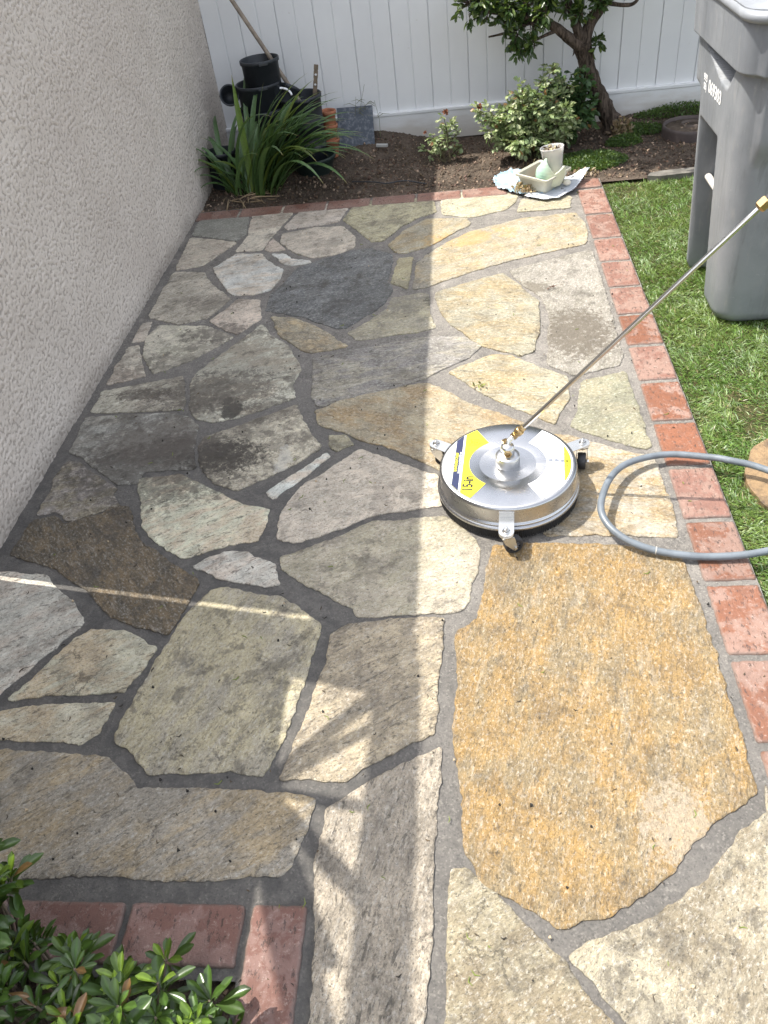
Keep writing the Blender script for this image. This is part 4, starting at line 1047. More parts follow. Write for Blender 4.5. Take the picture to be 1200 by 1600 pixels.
shrub('rose_bush', 'bushy rose shrub with pale sunlit leaves below the leaning tree', 'shrub', (0.37, 4.66, 0.0),
      canes + [(0.12, 0.06, 0.43), (0.06, 0.02, 0.38), (0.22, 0.05, 0.33), (-0.28, -0.02, 0.27), (-0.05, 0.0, 0.34)], 0.07, 0.030,
      ((0.27, 0.34, 0.155), (0.42, 0.46, 0.26)), 36, 11, ((-0.27, -0.02, 0.285, 0.018), (-0.09, -0.06, 0.27, 0.016)))  # leaf colours lifted to carry the sunlight
canes = []
random.seed(5)
for i in range(20):
    a = random.uniform(0, 6.28); r = random.uniform(0.03, 0.155)
    canes.append((math.cos(a) * r, math.sin(a) * r * 0.7, random.uniform(0.15, 0.42) * (1.05 - 0.4 * (r / 0.2) ** 2)))
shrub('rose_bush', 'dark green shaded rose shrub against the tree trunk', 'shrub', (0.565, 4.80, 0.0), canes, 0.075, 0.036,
      ((0.045, 0.095, 0.035), (0.08, 0.14, 0.05)), 24, 17)  # shade under the tree is put into these leaf colours
shrub('rose_seedling', 'small sparse rose plant with one withered bloom by the fence', 'shrub', (-0.115, 4.72, 0.0),
      [(0.02, 0.0, 0.22), (-0.10, 0.01, 0.13), (0.10, 0.0, 0.15), (-0.05, -0.03, 0.15), (0.06, 0.02, 0.18), (-0.12, -0.02, 0.08), (0.12, -0.01, 0.07), (0.0, 0.02, 0.17)], 0.03, 0.026,
      ((0.30, 0.37, 0.18), (0.46, 0.50, 0.30)), 10, 23, ((0.03, 0.0, 0.25, 0.020), (-0.09, 0.0, 0.155, 0.012)))

# ---- leaning tree
def tree():
    global rng; rng = np.random.default_rng(41); random.seed(41)
    t = thing('garden_tree', 'small leaning tree with rough bark and dark leaves before the fence', 'tree', (0.86, 4.95, 0.02))
    def trunkish(mb, pts, rs, seg=18, rough=0.12):
        # smooth the polyline
        P = [Vector(p) for p in pts]; Q = []; R = []
        for i in range(len(P) - 1):
            for k in range(6):
                s = k / 6; a = P[max(i - 1, 0)]; b = P[i]; c = P[i + 1]; d = P[min(i + 2, len(P) - 1)]
                Q.append(0.5 * ((2 * b) + (-a + c) * s + (2 * a - 5 * b + 4 * c - d) * s * s + (-a + 3 * b - 3 * c + d) * s ** 3))
                R.append(rs[i] * (1 - s) + rs[i + 1] * s)
        Q.append(P[-1]); R.append(rs[-1])
        b0 = len(mb.v); mb.tube(Q, R, seg)
        for i in range(b0, len(mb.v)):
            v = Vector(mb.v[i]); j = min((i - b0) // seg, len(Q) - 1); dd = v - Q[j]
            nz = mnoise.noise(Vector((v.x * 45, v.y * 45, v.z * 7))) + 0.5 * mnoise.noise(v * 60)
            mb.v[i] = tuple(Q[j] + dd * (1 + rough * nz))
    tb = MB()
    trunkish(tb, [(0.03, -0.02, -0.05), (0.0, 0, 0.03), (-0.075, -0.03, 0.16), (-0.14, -0.07, 0.28), (-0.185, -0.09, 0.40), (-0.20, -0.10, 0.47)], [0.075, 0.054, 0.043, 0.040, 0.042, 0.040], 26, 0.34)
    tb.build('trunk', M_BARK, t)
    limbs = [
        ([(-0.19, -0.10, 0.44), (-0.27, -0.12, 0.50), (-0.38, -0.13, 0.58), (-0.55, -0.15, 0.64), (-0.72, -0.18, 0.68)], [0.036, 0.028, 0.023, 0.016, 0.008]),
        ([(-0.20, -0.10, 0.45), (-0.16, -0.08, 0.56), (-0.08, -0.06, 0.66), (0.02, -0.05, 0.78), (0.10, -0.05, 0.95)], [0.036, 0.030, 0.026, 0.020, 0.010]),
        ([(-0.20, -0.10, 0.46), (-0.25, -0.12, 0.58), (-0.30, -0.10, 0.72), (-0.32, -0.08, 0.95)], [0.028, 0.022, 0.017, 0.009]),
        ([(-0.10, -0.06, 0.64), (0.0, -0.08, 0.62), (0.06, -0.09, 0.63), (0.10, -0.09, 0.70)], [0.012, 0.010, 0.008, 0.005]),
        ([(-0.36, -0.13, 0.57), (-0.46, -0.14, 0.60), (-0.60, -0.16, 0.57), (-0.70, -0.17, 0.56)], [0.012, 0.010, 0.007, 0.004]),
        ([(-0.33, -0.13, 0.55), (-0.42, -0.15, 0.53), (-0.50, -0.17, 0.50), (-0.545, -0.18, 0.44)], [0.010, 0.008, 0.006, 0.003]),
    ]
    for pts, rs in limbs:
        b = MB(); trunkish(b, pts, rs, 14, 0.16); b.build('limb', M_BARK, t)
    # twigs and leaves
    tw = MB(); pos = []; dr = []
    def cluster(c, rad, n, tws):
        c = Vector(c)
        for i in range(tws):
            v = Vector((random.gauss(0, 1), random.gauss(0, 1), random.gauss(0, 0.8))).normalized() * rad * random.uniform(0.5, 1)
            e = c + v; m_ = c + v * 0.5 + Vector((0, 0, random.gauss(0, 0.012)))
            tw.tube([c, m_, e], [0.003, 0.002, 0.001], 5)
            for k in range(n):
                s = random.uniform(0.3, 1.05); q = c.lerp(e, s)
                pos.append(q + Vector((random.gauss(0, 0.008),) * 3)); dr.append((v.normalized() + Vector((random.gauss(0, .6), random.gauss(0, .6), random.gauss(-0.2, .6)))).normalized())
    lob = [((-0.80, -0.18, 0.72), .10, 9, 14), ((-0.70, -0.18, 0.68), .09, 9, 12), ((-0.62, -0.18, 0.62), .08, 9, 9), ((-0.55, -0.18, 0.56), .075, 9, 9), ((-0.555, -0.19, 0.49), .05, 9, 6),
           ((-0.48, -0.18, 0.60), .08, 8, 8), ((-0.40, -0.17, 0.64), .10, 9, 12), ((-0.30, -0.16, 0.66), .08, 8, 9), ((-0.46, -0.2, 0.51), .05, 7, 5),
           ((-0.35, -0.12, 0.82), .16, 10, 22), ((-0.72, -0.17, 0.73), .07, 11, 16), ((-0.50, -0.16, 0.68), .08, 11, 16), ((-0.60, -0.17, 0.69), .08, 11, 16), ((-0.40, -0.16, 0.72), .08, 11, 18), ((-0.12, -0.12, 0.66), .06, 9, 12), ((-0.22, -0.14, 0.62), .05, 9, 10), ((-0.22, -0.1, 0.80), .14, 9, 18), ((-0.10, -0.08, 0.74), .07, 8, 8),
           ((0.05, -0.05, 0.86), .12, 8, 12), ((0.12, -0.05, 1.0), .2, 9, 24), ((-0.2, -0.1, 1.05), .25, 9, 34),
           ((-.60, -.30, 1.2), .22, 10, 72), ((-.3, -.32, 1.2), .25, 10, 81), ((0, -.3, 1.2), .25, 10, 72), ((-.5, -.28, 1.4), .22, 10, 62), ((.1, -.5, 1.4), .28, 10, 81), ((-.25, -.48, 1.35), .24, 10, 76), ((.4, -.45, 1.35), .28, 10, 81), ((.75, -.3, 1.3), .28, 10, 72), ((0.35, -0.02, 1.05), .25, 9, 28), ((0.5, 0.0, 1.25), .28, 8, 26), ((0.1, 0, 1.3), .28, 8, 26), ((0.30, -0.06, 1.35), .25, 8, 20), ((0.7, -0.1, 1.3), .28, 8, 24)]
    for c, r, n, k in lob: cluster(c, r, n, k)
    cluster((-0.115, -0.09, 0.46), 0.05, 7, 6)
    n = len(pos); pos = np.array(pos); dr = np.array(dr)
    V, F = leaf_cloud(pos, dr, rnd_dirs(n, 1.2), rng.uniform(0.032, 0.056, n), rng.uniform(0.015, 0.025, n))
    me = np_mesh('crown', V, F); set_col(me, 'lc', np.repeat(vary((0.04, 0.075, 0.02), n, 0.35, (0.13, 0.18, 0.04), 0.18), 8, 0))
    link('crown', me, leaf_mat('tree leaf', 0.35, 0.2), t)
    tw.build('twigs', M_BARK, t)
tree()

# ---- low ground cover and dead leaf heap at the trunk
def cover(name, label, spots, L, col, alt, cat, seed, up=1.0):
    global rng; rng = np.random.default_rng(seed)
    P = []
    for (x, y, rx, ry, h, n) in spots:
        r = np.sqrt(rng.random(n)); a = rng.uniform(0, 6.283, n)
        px = x + r * np.cos(a) * rx; py = y + r * np.sin(a) * ry
        P.append(np.stack([px, py, soil_h(px, py) - 0.01 + rng.random(n) * h * (1 - r * r * 0.8)], 1))
    P = np.concatenate(P); P[:, 1] = np.minimum(P[:, 1], 5.085); n = len(P)
    V, F = leaf_cloud(P, rnd_dirs(n, 0.4), rnd_dirs(n, up), rng.uniform(0.6, 1.3, n) * L, rng.uniform(0.35, 0.6, n) * L)
    me = np_mesh(name, V, F); set_col(me, 'lc', np.repeat(vary(col, n, 0.35, alt, 0.2), 8, 0))
    tag(link(name, me, leaf_mat(name + ' leaf', 0.5, 0.25)), label, cat, kind='stuff')
cover('ground_cover', 'low feathery green ground cover under the shrubs and along the fence foot',
      [(0.68, 4.50, 0.20, 0.14, 0.035, 5000), (1.28, 5.04, 0.28, 0.06, 0.05, 2000), (1.02, 4.90, 0.13, 0.06, 0.04, 1200), (0.9, 4.74, 0.10, 0.08, 0.05, 1200)], 0.014, (0.055, 0.11, 0.02), (0.11, 0.17, 0.035), 'ground cover', 31)
cover('dead_leaves', 'heap of curled dry brown leaves at the tree foot', [(0.90, 4.86, 0.06, 0.04, 0.10, 240), (0.58, 4.32, 0.12, 0.04, 0.02, 60), (0.42, 4.47, 0.1, 0.03, 0.03, 90)], 0.03, (0.32, 0.23, 0.14), (0.18, 0.11, 0.06), 'dead leaves', 33)

# ---- foreground evergreen shrubs
def evergreen(name, label, base, rosettes, seed):
    random.seed(seed)
    t = thing(name, label, 'shrub', base)
    V = []; F = []; C = []; st = MB()
    def leaf(p, d, up, L, W, col, curl):
        d = d.normalized(); s = d.cross(up)
        if s.length < 1e-3: return
        s.normalize(); u = s.cross(d); b = len(V); n = 7
        tw = random.uniform(-0.3, 0.3)
        for i in range(n + 1):
            a = i / n
            w = W * (math.sin(math.pi * min(1.0, a * 0.86 + 0.02) ** 1.55) ** 0.8 * 0.98 + 0.05) * 0.5
            if i == n: w = W * 0.07
            q = p + d * L * a + u * L * (-curl * a * a)
            ss_ = (s * math.cos(tw * a) + u * math.sin(tw * a))
            V.extend([tuple(q + ss_ * w + u * w * 0.42), tuple(q + ss_ * w * 0.5 + u * w * 0.12), tuple(q - u * w * 0.05), tuple(q - ss_ * w * 0.5 + u * w * 0.12), tuple(q - ss_ * w + u * w * 0.42)])
            mid = tuple(min(1, c * 1.5) for c in col)
            C.extend([col, col, mid, col, col])
        for i in range(n):
            for q_ in range(4): F.append((b + i * 5 + q_, b + i * 5 + q_ + 1, b + i * 5 + 5 + q_ + 1, b + i * 5 + 5 + q_))
    for (x, y, z, rad, young) in rosettes:
        c = Vector((x, y, z)); axis = Vector((x * 0.5 + random.gauss(0, .18), y * 0.5 + random.gauss(0, .18), 1.0)).normalized()
        st.tube([Vector((x * 0.35, y * 0.35, -0.02)), Vector((x * 0.8, y * 0.8, z * 0.55)), c], [0.004, 0.0032, 0.0024], 6)
        M = frame(c, axis); k = random.randint(13, 18); a0 = random.uniform(0, 6)
        for i in range(k):
            s = i / k; az = a0 + i * 2.39996
            el = 0.05 + 1.15 * s ** 1.1 + random.uniform(-0.15, 0.15)
            d = M.to_3x3() @ Vector((math.cos(az) * math.cos(el), math.sin(az) * math.cos(el), math.sin(el)))
            L = rad * (1.0 - 0.30 * s) * random.uniform(0.65, 1.25)
            g_ = random.uniform(0.75, 1.3)
            old = (0.042 * g_, 0.082 * g_, 0.017 * g_); yng = (0.27 * g_, 0.40 * g_, 0.045)
            f = max(0.0, min(1.0, (s - 0.45) * 2.2)) * young
            col = tuple(a * (1 - f) + b * f for a, b in zip(old, yng))
            if random.random() < 0.025: col = (0.22, 0.12, 0.05)
            leaf(c - axis * 0.022 * (1 - s) + d * 0.004, d, axis, L, L * random.uniform(0.27, 0.35), col, random.uniform(0.05, 0.3))
    me = bpy.data.meshes.new('leaves'); me.from_pydata(V, [], F); set_col(me, 'lc', np.array(C))
    me.polygons.foreach_set('use_smooth', [True] * len(F)); me.update()
    link('leaves', me, M_EVER, t); st.build('stems', M_WOOD, t)
M_EVER = leaf_mat('glossy evergreen leaf', 0.30, 0.22, 0.6)
random.seed(77); ro = []
for i in range(150):
    x = random.uniform(-0.40, 0.19); y = random.uniform(-0.20, 0.19)
    if ((x + 0.10) / 0.30) ** 2 + (y / 0.20) ** 2 > 1: continue
    z = 0.20 - 0.13 * max(0, (x + 0.12) / 0.30) ** 2 - 0.08 * max(0, y / 0.19) ** 2 + 0.05 * max(0, (-0.1 - x) / 0.2) + random.gauss(0, 0.022) - (0.07 if random.random() < 0.35 else 0)
    ro.append((x, y, z, random.uniform(0.040, 0.058), random.choice((0.0, 0.1, 0.3, 0.7, 1.0))))
evergreen('evergreen_shrub', 'glossy green shrub with rosettes of oval leaves inside the brick corner', (-0.62, 0.30, 0.0), ro, 78)
ro = []
for i in range(44):
    x = random.uniform(-0.16, 0.09); y = random.uniform(-0.12, 0.12)
    z = 0.31 - 4 * (x * x + y * y) + random.gauss(0, 0.03)
    ro.append((x, y, z, random.uniform(0.05, 0.07), random.choice((0.3, 0.6, 1.0))))
evergreen('evergreen_shrub', 'taller sprig of the same shrub with bright young leaves at the bottom left edge', (-0.92, 0.46, 0.0), ro, 79)

# ---------------------------------------------------------------- text helper
def text_mesh(name, s, size, mat, parent, M, sx=1.0, ext=0.0, align='CENTER', bold=0.0):
    cu = bpy.data.curves.new(name, 'FONT'); cu.body = s; cu.size = size; cu.align_x = align; cu.align_y = 'CENTER'
    cu.extrude = ext; cu.offset = bold; cu.resolution_u = 3
    o = bpy.data.objects.new(name + '_curve', cu); COL.objects.link(o)
    bpy.context.view_layer.update()
    dg = bpy.context.evaluated_depsgraph_get()
    me = bpy.data.meshes.new_from_object(o.evaluated_get(dg)); bpy.data.objects.remove(o); bpy.data.curves.remove(cu)
    me.name = name
    me.transform(M @ Matrix.Diagonal((sx, 1, 1, 1)))
    me.materials.clear()
    return link(name, me, mat, parent)

# ---------------------------------------------------------------- surface cleaner
def surface_cleaner():
    t = thing('surface_cleaner', 'round stainless steel surface cleaner on three casters with a long metal wand', 'surface cleaner', (0.093, 1.78, 0.007))
    TOP = 0.108
    h = MB()
    h.lathe([(0.030, TOP - 0.0012), (0.080, TOP - 0.0012), (0.082, TOP - 0.0010), (0.084, TOP), (0.150, TOP), (0.185, TOP - 0.0004), (0.191, TOP - 0.002), (0.1945, TOP - 0.006), (0.1955, TOP - 0.012),
             (0.1960, TOP - 0.052), (0.1985, TOP - 0.0555), (0.2010, TOP - 0.058), (0.2015, TOP - 0.0605), (0.2010, TOP - 0.063), (0.198, TOP - 0.064)], 160)
    h.lathe([(0.198, TOP - 0.064), (0.2005, TOP - 0.066), (0.2035, TOP - 0.068), (0.205, TOP - 0.071), (0.2045, TOP - 0.076), (0.203, TOP - 0.078), (0.198, TOP - 0.078)], 160)
    h.build('housing', M_STEEL, t)
    b = MB(); b.lathe([(0.200, 0.0325), (0.2005, 0.028), (0.199, 0.004), (0.190, 0.0035), (0.189, 0.0325)], 160)
    # combed bristle rim
    for i in range(220):
        a = 2 * math.pi * i / 220; r = 0.2005
        M = Matrix.Translation((math.cos(a) * r, math.sin(a) * r, 0.016)) @ Matrix.Rotation(a, 4, 'Z') @ Matrix.Rotation(random.uniform(-0.12, 0.12), 4, 'X')
        b.add([(0, -0.0022, -0.014 + random.uniform(-0.002, 0.002)), (0, 0.0022, -0.014 + random.uniform(-0.002, 0.002)), (0.0012, 0, -0.014), (0, -0.0024, 0.015), (0, 0.0024, 0.015), (0.0012, 0, 0.015)], [(0, 2, 5, 3), (2, 1, 4, 5), (0, 1, 2)], False, M)
    b.build('brush_skirt', M_BRISTLE, t)
    # stickers
    ang0 = math.radians(175)
    R = Matrix.Rotation(ang0, 4, 'Z'); R2 = Matrix.Rotation(ang0 + math.pi, 4, 'Z')
    z = TOP + 0.0006
    RO, RI, HA = 0.182, 0.110, math.radians(58)
    def arc(r, a0, a1, n=24): return [(r * math.cos(a0 + (a1 - a0) * i / n), r * math.sin(a0 + (a1 - a0) * i / n)) for i in range(n + 1)]
    def chord_band(u0, u1):
        a0 = math.acos(u0 / RO); 
        if u1 >= RO: return arc(RO, -a0, a0, 40)
        a1 = math.acos(u1 / RO); return arc(RO, -a0, -a1, 10) + arc(RO, a1, a0, 10)
    def flat(name, poly, mat, parent, M, zz=z, th=0.0004):
        return MB().prism(poly, zz, zz + th, M).build(name, mat, parent)
    s1 = MB().prism(arc(RO, -HA, HA, 48) + arc(RI, HA, -HA, 48), z, z + 0.0003, R).build('sticker', M_YELLOW, t)
    flat('white_panel', chord_band(0.153, 0.2), M_WHITE, s1, R, z + 0.0004)
    flat('navy_band', chord_band(0.133, 0.1526), M_NAVY, s1, R, z + 0.0004)
    flat('white_stripe', chord_band(0.127, 0.1327), M_WHITE, s1, R, z + 0.0004)
    zt = z + 0.001
    # local frame: u outward (-x side seen from above), text reads toward +v ... up in the picture
    def TM(u, v): # text baseline runs along the far direction
        base = R @ Vector((u, v, zt))
        far = R.to_3x3() @ Vector((0, -1, 0))
        x = far; zz = Vector((0, 0, 1)); y = zz.cross(x)
        return Matrix(((x.x, y.x, 0, base.x), (x.y, y.y, 0, base.y), (0, 0, 1, zt), (0, 0, 0, 1)))
    text_mesh('size_mark', '15-in', 0.040, M_INK, s1, TM(0.106, 0.095), 0.80, bold=0.0014)
    text_mesh('title_text', '15-in Surface Cleaner', 0.0125, M_YELLOW, s1, TM(0.1475, 0.0), 0.80, bold=0.0003)
    text_mesh('title_text', 'Limpiador de superficie de 38,1 cm', 0.0088, M_WHITE, s1, TM(0.1375, 0.002), 0.78, bold=0.0002)
    text_mesh('brand_text', 'M I-T', 0.011, M_GREYINK, s1, TM(0.172, 0.008), 0.9)
    text_mesh('brand_text', 'power', 0.0085, M_YELLOW, s1, TM(0.160, 0.008), 0.9, bold=0.0002)
    bd = MB()
    def uv2(pts): return [((R @ Vector((u, v, 0))).x, (R @ Vector((u, v, 0))).y) for u, v in pts]
    out = uv2([(0.117, -0.108), (0.117, -0.082), (0.089, -0.082), (0.082, -0.095), (0.089, -0.108)])
    inn = uv2([(0.1155, -0.1065), (0.1155, -0.0835), (0.0895, -0.0835), (0.0838, -0.095), (0.0895, -0.1065)])
    n = 5; V = [(a, b_, zt) for a, b_ in out] + [(a, b_, zt) for a, b_ in inn]
    bd.add(V, [(i, (i + 1) % n, n + (i + 1) % n, n + i) for i in range(n)]); bd.build('pressure_badge', M_INK, s1, fix=False)
    for k, s in enumerate(('MAX', '4500', 'PSI')):
        text_mesh('pressure_text', s, 0.0085, M_INK, s1, TM(0.108 - k * 0.0078, -0.095), 0.8)
    s2 = MB().prism(arc(RO, -HA, HA, 48) + arc(RI, HA, -HA, 48), z, z + 0.0003, R2).build('sticker', M_WHITE, t)
    a0 = math.acos(0.158 / 0.178); flat('yellow_band', [(0.158, -0.178 * math.sin(a0) ), *arc(0.178, -a0, a0, 20)][1:], M_YELLOW, s2, R2, z + 0.0004)
    tb = MB()
    random.seed(9)
    for col in range(5):
        u = 0.082 + col * 0.0165 + 0.0
        vmax = math.sqrt(max(0, 0.180 ** 2 - (u + 0.012) ** 2)) * 0.93; vmin = math.sqrt(max(0, 0.113 ** 2 - u * u)) if u < 0.113 else 0.0
        for sg in (-1, 1):
            v = vmin + 0.006
            lim = min(vmax, math.tan(HA) * u * 0.96) 
            while v < lim - 0.014:
                ln = min(random.uniform(0.022, 0.042), lim - 0.012 - v)
                yy = v
                while yy < v + ln:                                      # lines of small print
                    c_ = R2 @ Vector((u + 0.006, sg * yy, 0)); w_ = random.uniform(0.008, 0.0115)
                    M = Matrix.Translation((c_.x, c_.y, zt)) @ Matrix.Rotation(ang0 + math.pi, 4, 'Z')
                    tb.add([(-w_ / 2, -0.0005, 0), (w_ / 2, -0.0005, 0), (w_ / 2, 0.0005, 0), (-w_ / 2, 0.0005, 0)], [(0, 1, 2, 3)], False, M)
                    yy += 0.0021
                v += ln + 0.006
            c_ = R2 @ Vector((u + 0.004, sg * (lim - 0.006), 0))
            ic = MB()
            for q in range(1):                                          # little pictograms
                M = Matrix.Translation((c_.x, c_.y, zt)) @ Matrix.Rotation(random.uniform(0, 3), 4, 'Z')
                ic.add([(-.004, -.0006, 0), (.001, -.0006, 0), (.002, -.003, 0), (.003, -.0024, 0), (.0024, .0002, 0), (.005, .0022, 0), (.0042, .003, 0), (.001, .0008, 0), (-.0016, .0026, 0), (-.0024, .002, 0), (-.0012, .0006, 0), (-.004, .0006, 0)], [tuple(range(12))], False, M)
            ic.build('pictogram', M_INK, s2, fix=False)
    tb.build('small_print', M_GREYINK, s2, fix=False); 
    def TM2(u, v):
        base = R2 @ Vector((u, v, zt)); x = R2.to_3x3() @ Vector((0, -1, 0)); y = Vector((0, 0, 1)).cross(x)
        return Matrix(((x.x, y.x, 0, base.x), (x.y, y.y, 0, base.y), (0, 0, 1, zt), (0, 0, 0, 1)))
    text_mesh('warning_text', 'WARNING', 0.0085, M_INK, s2, TM2(0.166, -0.004), 0.85, bold=0.0002)
    # swivel hub
    hb = MB(); hb.lathe([(0.0, TOP - 0.006), (0.0335, TOP - 0.006), (0.0345, TOP - 0.003), (0.0345, TOP + 0.028), (0.0325, TOP + 0.031), (0.021, TOP + 0.033), (0.0, TOP + 0.033)], 64)
    hub = hb.build('hub', M_ALU, t)
    bl = MB(); bl.lathe([(0.0, TOP + 0.032), (0.0195, TOP + 0.032), (0.0195, TOP + 0.056), (0.0175, TOP + 0.062), (0.011, TOP + 0.066), (0.0, TOP + 0.067)], 32)
    bl.build('swivel', M_ALU, hub)
    nf = MB(); Mf = frame((0, -0.019, TOP + 0.047), (0, -1, 0.12))
    nf.lathe([(0.0, 0.0), (0.0115, 0.0), (0.0115, 0.005), (0.010, 0.0065), (0.006, 0.0065), (0.0045, 0.002), (0.0, 0.002)], 6, Mf, smooth=False)
    nf.build('brass_plug', M_BRASS, hub)
    # casters
    for ci, az in enumerate((-94, 145, 27)):
        a = math.radians(az); ca = Matrix.Rotation(a, 4, 'Z')
        r0, r1, zb = 0.190, 0.262, 0.076
        cs = MB()
        w = 0.0205
        # bent steel strap: up the side of the housing, then out
        cs.add([(r0 + 0.004, -w, 0.098), (r0 + 0.004, w, 0.098), (r0 + 0.0065, -w, zb + 0.004), (r0 + 0.0065, w, zb + 0.004), (r1 - 0.012, -w, zb), (r1 - 0.012, w, zb)], [], M=ca)
        arcp = [(r1 - 0.008 + w * math.sin(q), -w * math.cos(q)) for q in np.linspace(0, math.pi, 13)]
        poly = [(r0 + 0.006, -w)] + arcp + [(r0 + 0.006, w)]
        cs.prism(poly, zb, zb + 0.003, ca)
        cs.box((r0 + 0.0065, 0, 0.0865), (0.003, 2 * w, 0.020), M=ca)
        arm = cs.build('caster_arm', M_ZINC, t)
        bt = MB(); Mb = ca @ Matrix.Translation((r1 - 0.008, 0, zb + 0.003))
        bt.lathe([(0, 0), (0.0105, 0), (0.0105, 0.0015), (0, 0.0015)], 24, Mb)
        bt.lathe([(0, 0.0015), (0.0078, 0.0015), (0.0078, 0.0075), (0.0065, 0.0085), (0, 0.0085)], 6, Mb, smooth=False)
        bt.lathe([(0, 0.0085), (0.004, 0.0085), (0.004, 0.014), (0.003, 0.015), (0, 0.015)], 16, Mb)
        bt.build('bolt', M_CHROME, arm)
        fk = MB(); sw = math.radians((20, -8, -98)[ci]) - a
        Mk = ca @ Matrix.Translation((r1 - 0.008, 0, 0)) @ Matrix.Rotation(sw, 4, 'Z')
        fk.lathe([(0.0, zb - 0.001), (0.019, zb - 0.001), (0.0205, zb - 0.004), (0.0195, zb - 0.009), (0.017, zb - 0.0105), (0, zb - 0.0105)], 32, Mk)
        for sg in (-1, 1):
            cheek = [(-0.016, zb - 0.010), (0.016, zb - 0.010), (0.020, zb - 0.022), (0.026, 0.020), (0.020, 0.014), (0.013, 0.020), (-0.010, zb - 0.028)]
            Mc = Mk @ Matrix.Translation((0, sg * 0.0155, 0)) @ Matrix.Rotation(math.pi / 2, 4, 'X')
            fk.prism([(p, q) for p, q in cheek], -0.0012, 0.0012, Mc)
        fk.box((-0.002, 0, zb - 0.0112), (0.028, 0.034, 0.0022), M=Mk)
        fk.build('fork', M_ZINC, arm)
        Mw = Mk @ Matrix.Translation((0.020, 0, 0.0258)) @ Matrix.Rotation(math.pi / 2, 4, 'X') @ Matrix.Diagonal((1.15, 1.15, 1.05, 1))
        wh = MB(); wh.lathe([(0.0145, -0.010), (0.020, -0.0115), (0.0222, -0.009), (0.0225, 0), (0.0222, 0.009), (0.020, 0.0115), (0.0145, 0.010)], 48, Mw)
        wheel = wh.build('wheel', M_RUBBER, arm)
        sp = MB()
        for q in range(10):
            Ms = Mw @ Matrix.Rotation(q * math.pi / 5, 4, 'Z'); sp.box((0.0098, 0, 0), (0.0105, 0.0028, 0.015), M=Ms)
        sp.lathe([(0.0, -0.0135), (0.005, -0.0135), (0.005, 0.0135), (0.0, 0.0135)], 16, Mw)
        sp.build('spokes', simple('grey hub plastic %d' % ci, (0.12, 0.12, 0.13), 0.5), arm)
        ax = MB(); ax.lathe([(0, -0.020), (0.0038, -0.020), (0.0038, 0.020), (0, 0.020)], 6, Mw, smooth=False); ax.build('axle_bolt', M_CHROME, arm)
    # wand: world points relative to the thing
    A = Vector((0.121, 1.800, 0.205)) - Vector((0.093, 1.78, 0.007)); B = Vector((0.652, 1.770, 0.819)) - Vector((0.093, 1.78, 0.007))
    d = (B - A).normalized()
    el = MB(); el.tube([(0.0, 0.004, TOP + 0.060), (0.004, 0.008, TOP + 0.074), A - d * 0.012], [0.0085, 0.0078, 0.0065], 16); 
    el.build('elbow', M_ZINC, t)
    el = MB(); el.lathe([(0, 0), (0.0085, 0), (0.0085, 0.008), (0, 0.008)], 6, frame((-0.006, 0.012, TOP + 0.066), (-0.4, 0.3, 1)), smooth=False); el.build('brass_cap', M_BRASS, t)
    L = (B - A).length
    wd = MB(); wd.tube([A + d * 0.01, A + d * (L - 0.006)], 0.0062, 24); wand = wd.build('wand', M_CHROME, t)
    nt = MB(); Mn = frame(A - d * 0.018, d)
    nt.lathe([(0.007, 0), (0.0120, 0.001), (0.0120, 0.012), (0.0098, 0.0135), (0.0098, 0.017)], 6, Mn, smooth=False)
    nt.lathe([(0.0092, 0.016), (0.0128, 0.018), (0.0134, 0.022), (0.0134, 0.030), (0.0125, 0.032), (0.009, 0.034), (0.0062, 0.036)], 28, Mn)
    nt.lathe([(0.0085, 0.035), (0.0112, 0.036), (0.0112, 0.043), (0.0062, 0.046)], 6, Mn, smooth=False)
    nt.build('brass_coupling', M_BRASS, wand)
    nt = MB(); Mn = frame(B - d * 0.014, d)
    nt.lathe([(0.0065, -0.006), (0.0125, -0.004), (0.0150, 0.0), (0.0150, 0.017), (0.013, 0.020), (0.0095, 0.022)], 6, Mn, smooth=False)
    nt.build('brass_coupling', M_BRASS, wand)
    nt = MB(); nt.tube([B + d * 0.005, B + d * 0.02], 0.011, 20); nt.build('seal', M_RUBBER, wand)
    nt = MB(); nt.tube([B + d * 0.02, B + d * 0.42], 0.0065, 20); nt.build('wand_extension', M_CHROME, wand)
surface_cleaner()

# ---------------------------------------------------------------- hose
def cat(pts, n=10):
    P = [Vector(p) for p in pts]; Q = []
    for i in range(len(P) - 1):
        a = P[max(i - 1, 0)]; b = P[i]; c = P[i + 1]; d = P[min(i + 2, len(P) - 1)]
        for k in range(n):
            s = k / n; Q.append(0.5 * ((2 * b) + (-a + c) * s + (2 * a - 5 * b + 4 * c - d) * s * s + (-a + 3 * b - 3 * c + d) * s ** 3))
    Q.append(P[-1]); return Q
hp = [(1.6, 1.30, 0.02), (1.2, 1.5, 0.02), (0.992, 1.637, 0.03), (0.824, 1.791, 0.035), (0.73, 1.838, 0.04), (0.667, 1.866, 0.035), (0.564, 1.888, 0.032), (0.454, 1.848, 0.042), (0.385, 1.769, 0.055), (0.341, 1.656, 0.058), (0.345, 1.589, 0.05),
      (0.385, 1.535, 0.038), (0.454, 1.5, 0.026), (0.548, 1.479, 0.020), (0.642, 1.474, 0.020), (0.735, 1.482, 0.026), (0.905, 1.525, 0.03), (1.3, 1.66, 0.02), (1.7, 1.9, 0.02)]
hs = thing('garden_hose', 'loop of smooth grey pressure hose lying over the brick edge and lawn', 'hose', (0.5, 1.6, 0))
MB().tube([q - Vector((0.5, 1.6, 0)) for q in cat(hp)], 0.0098, 20).build('hose_tube', M_HOSE, hs)
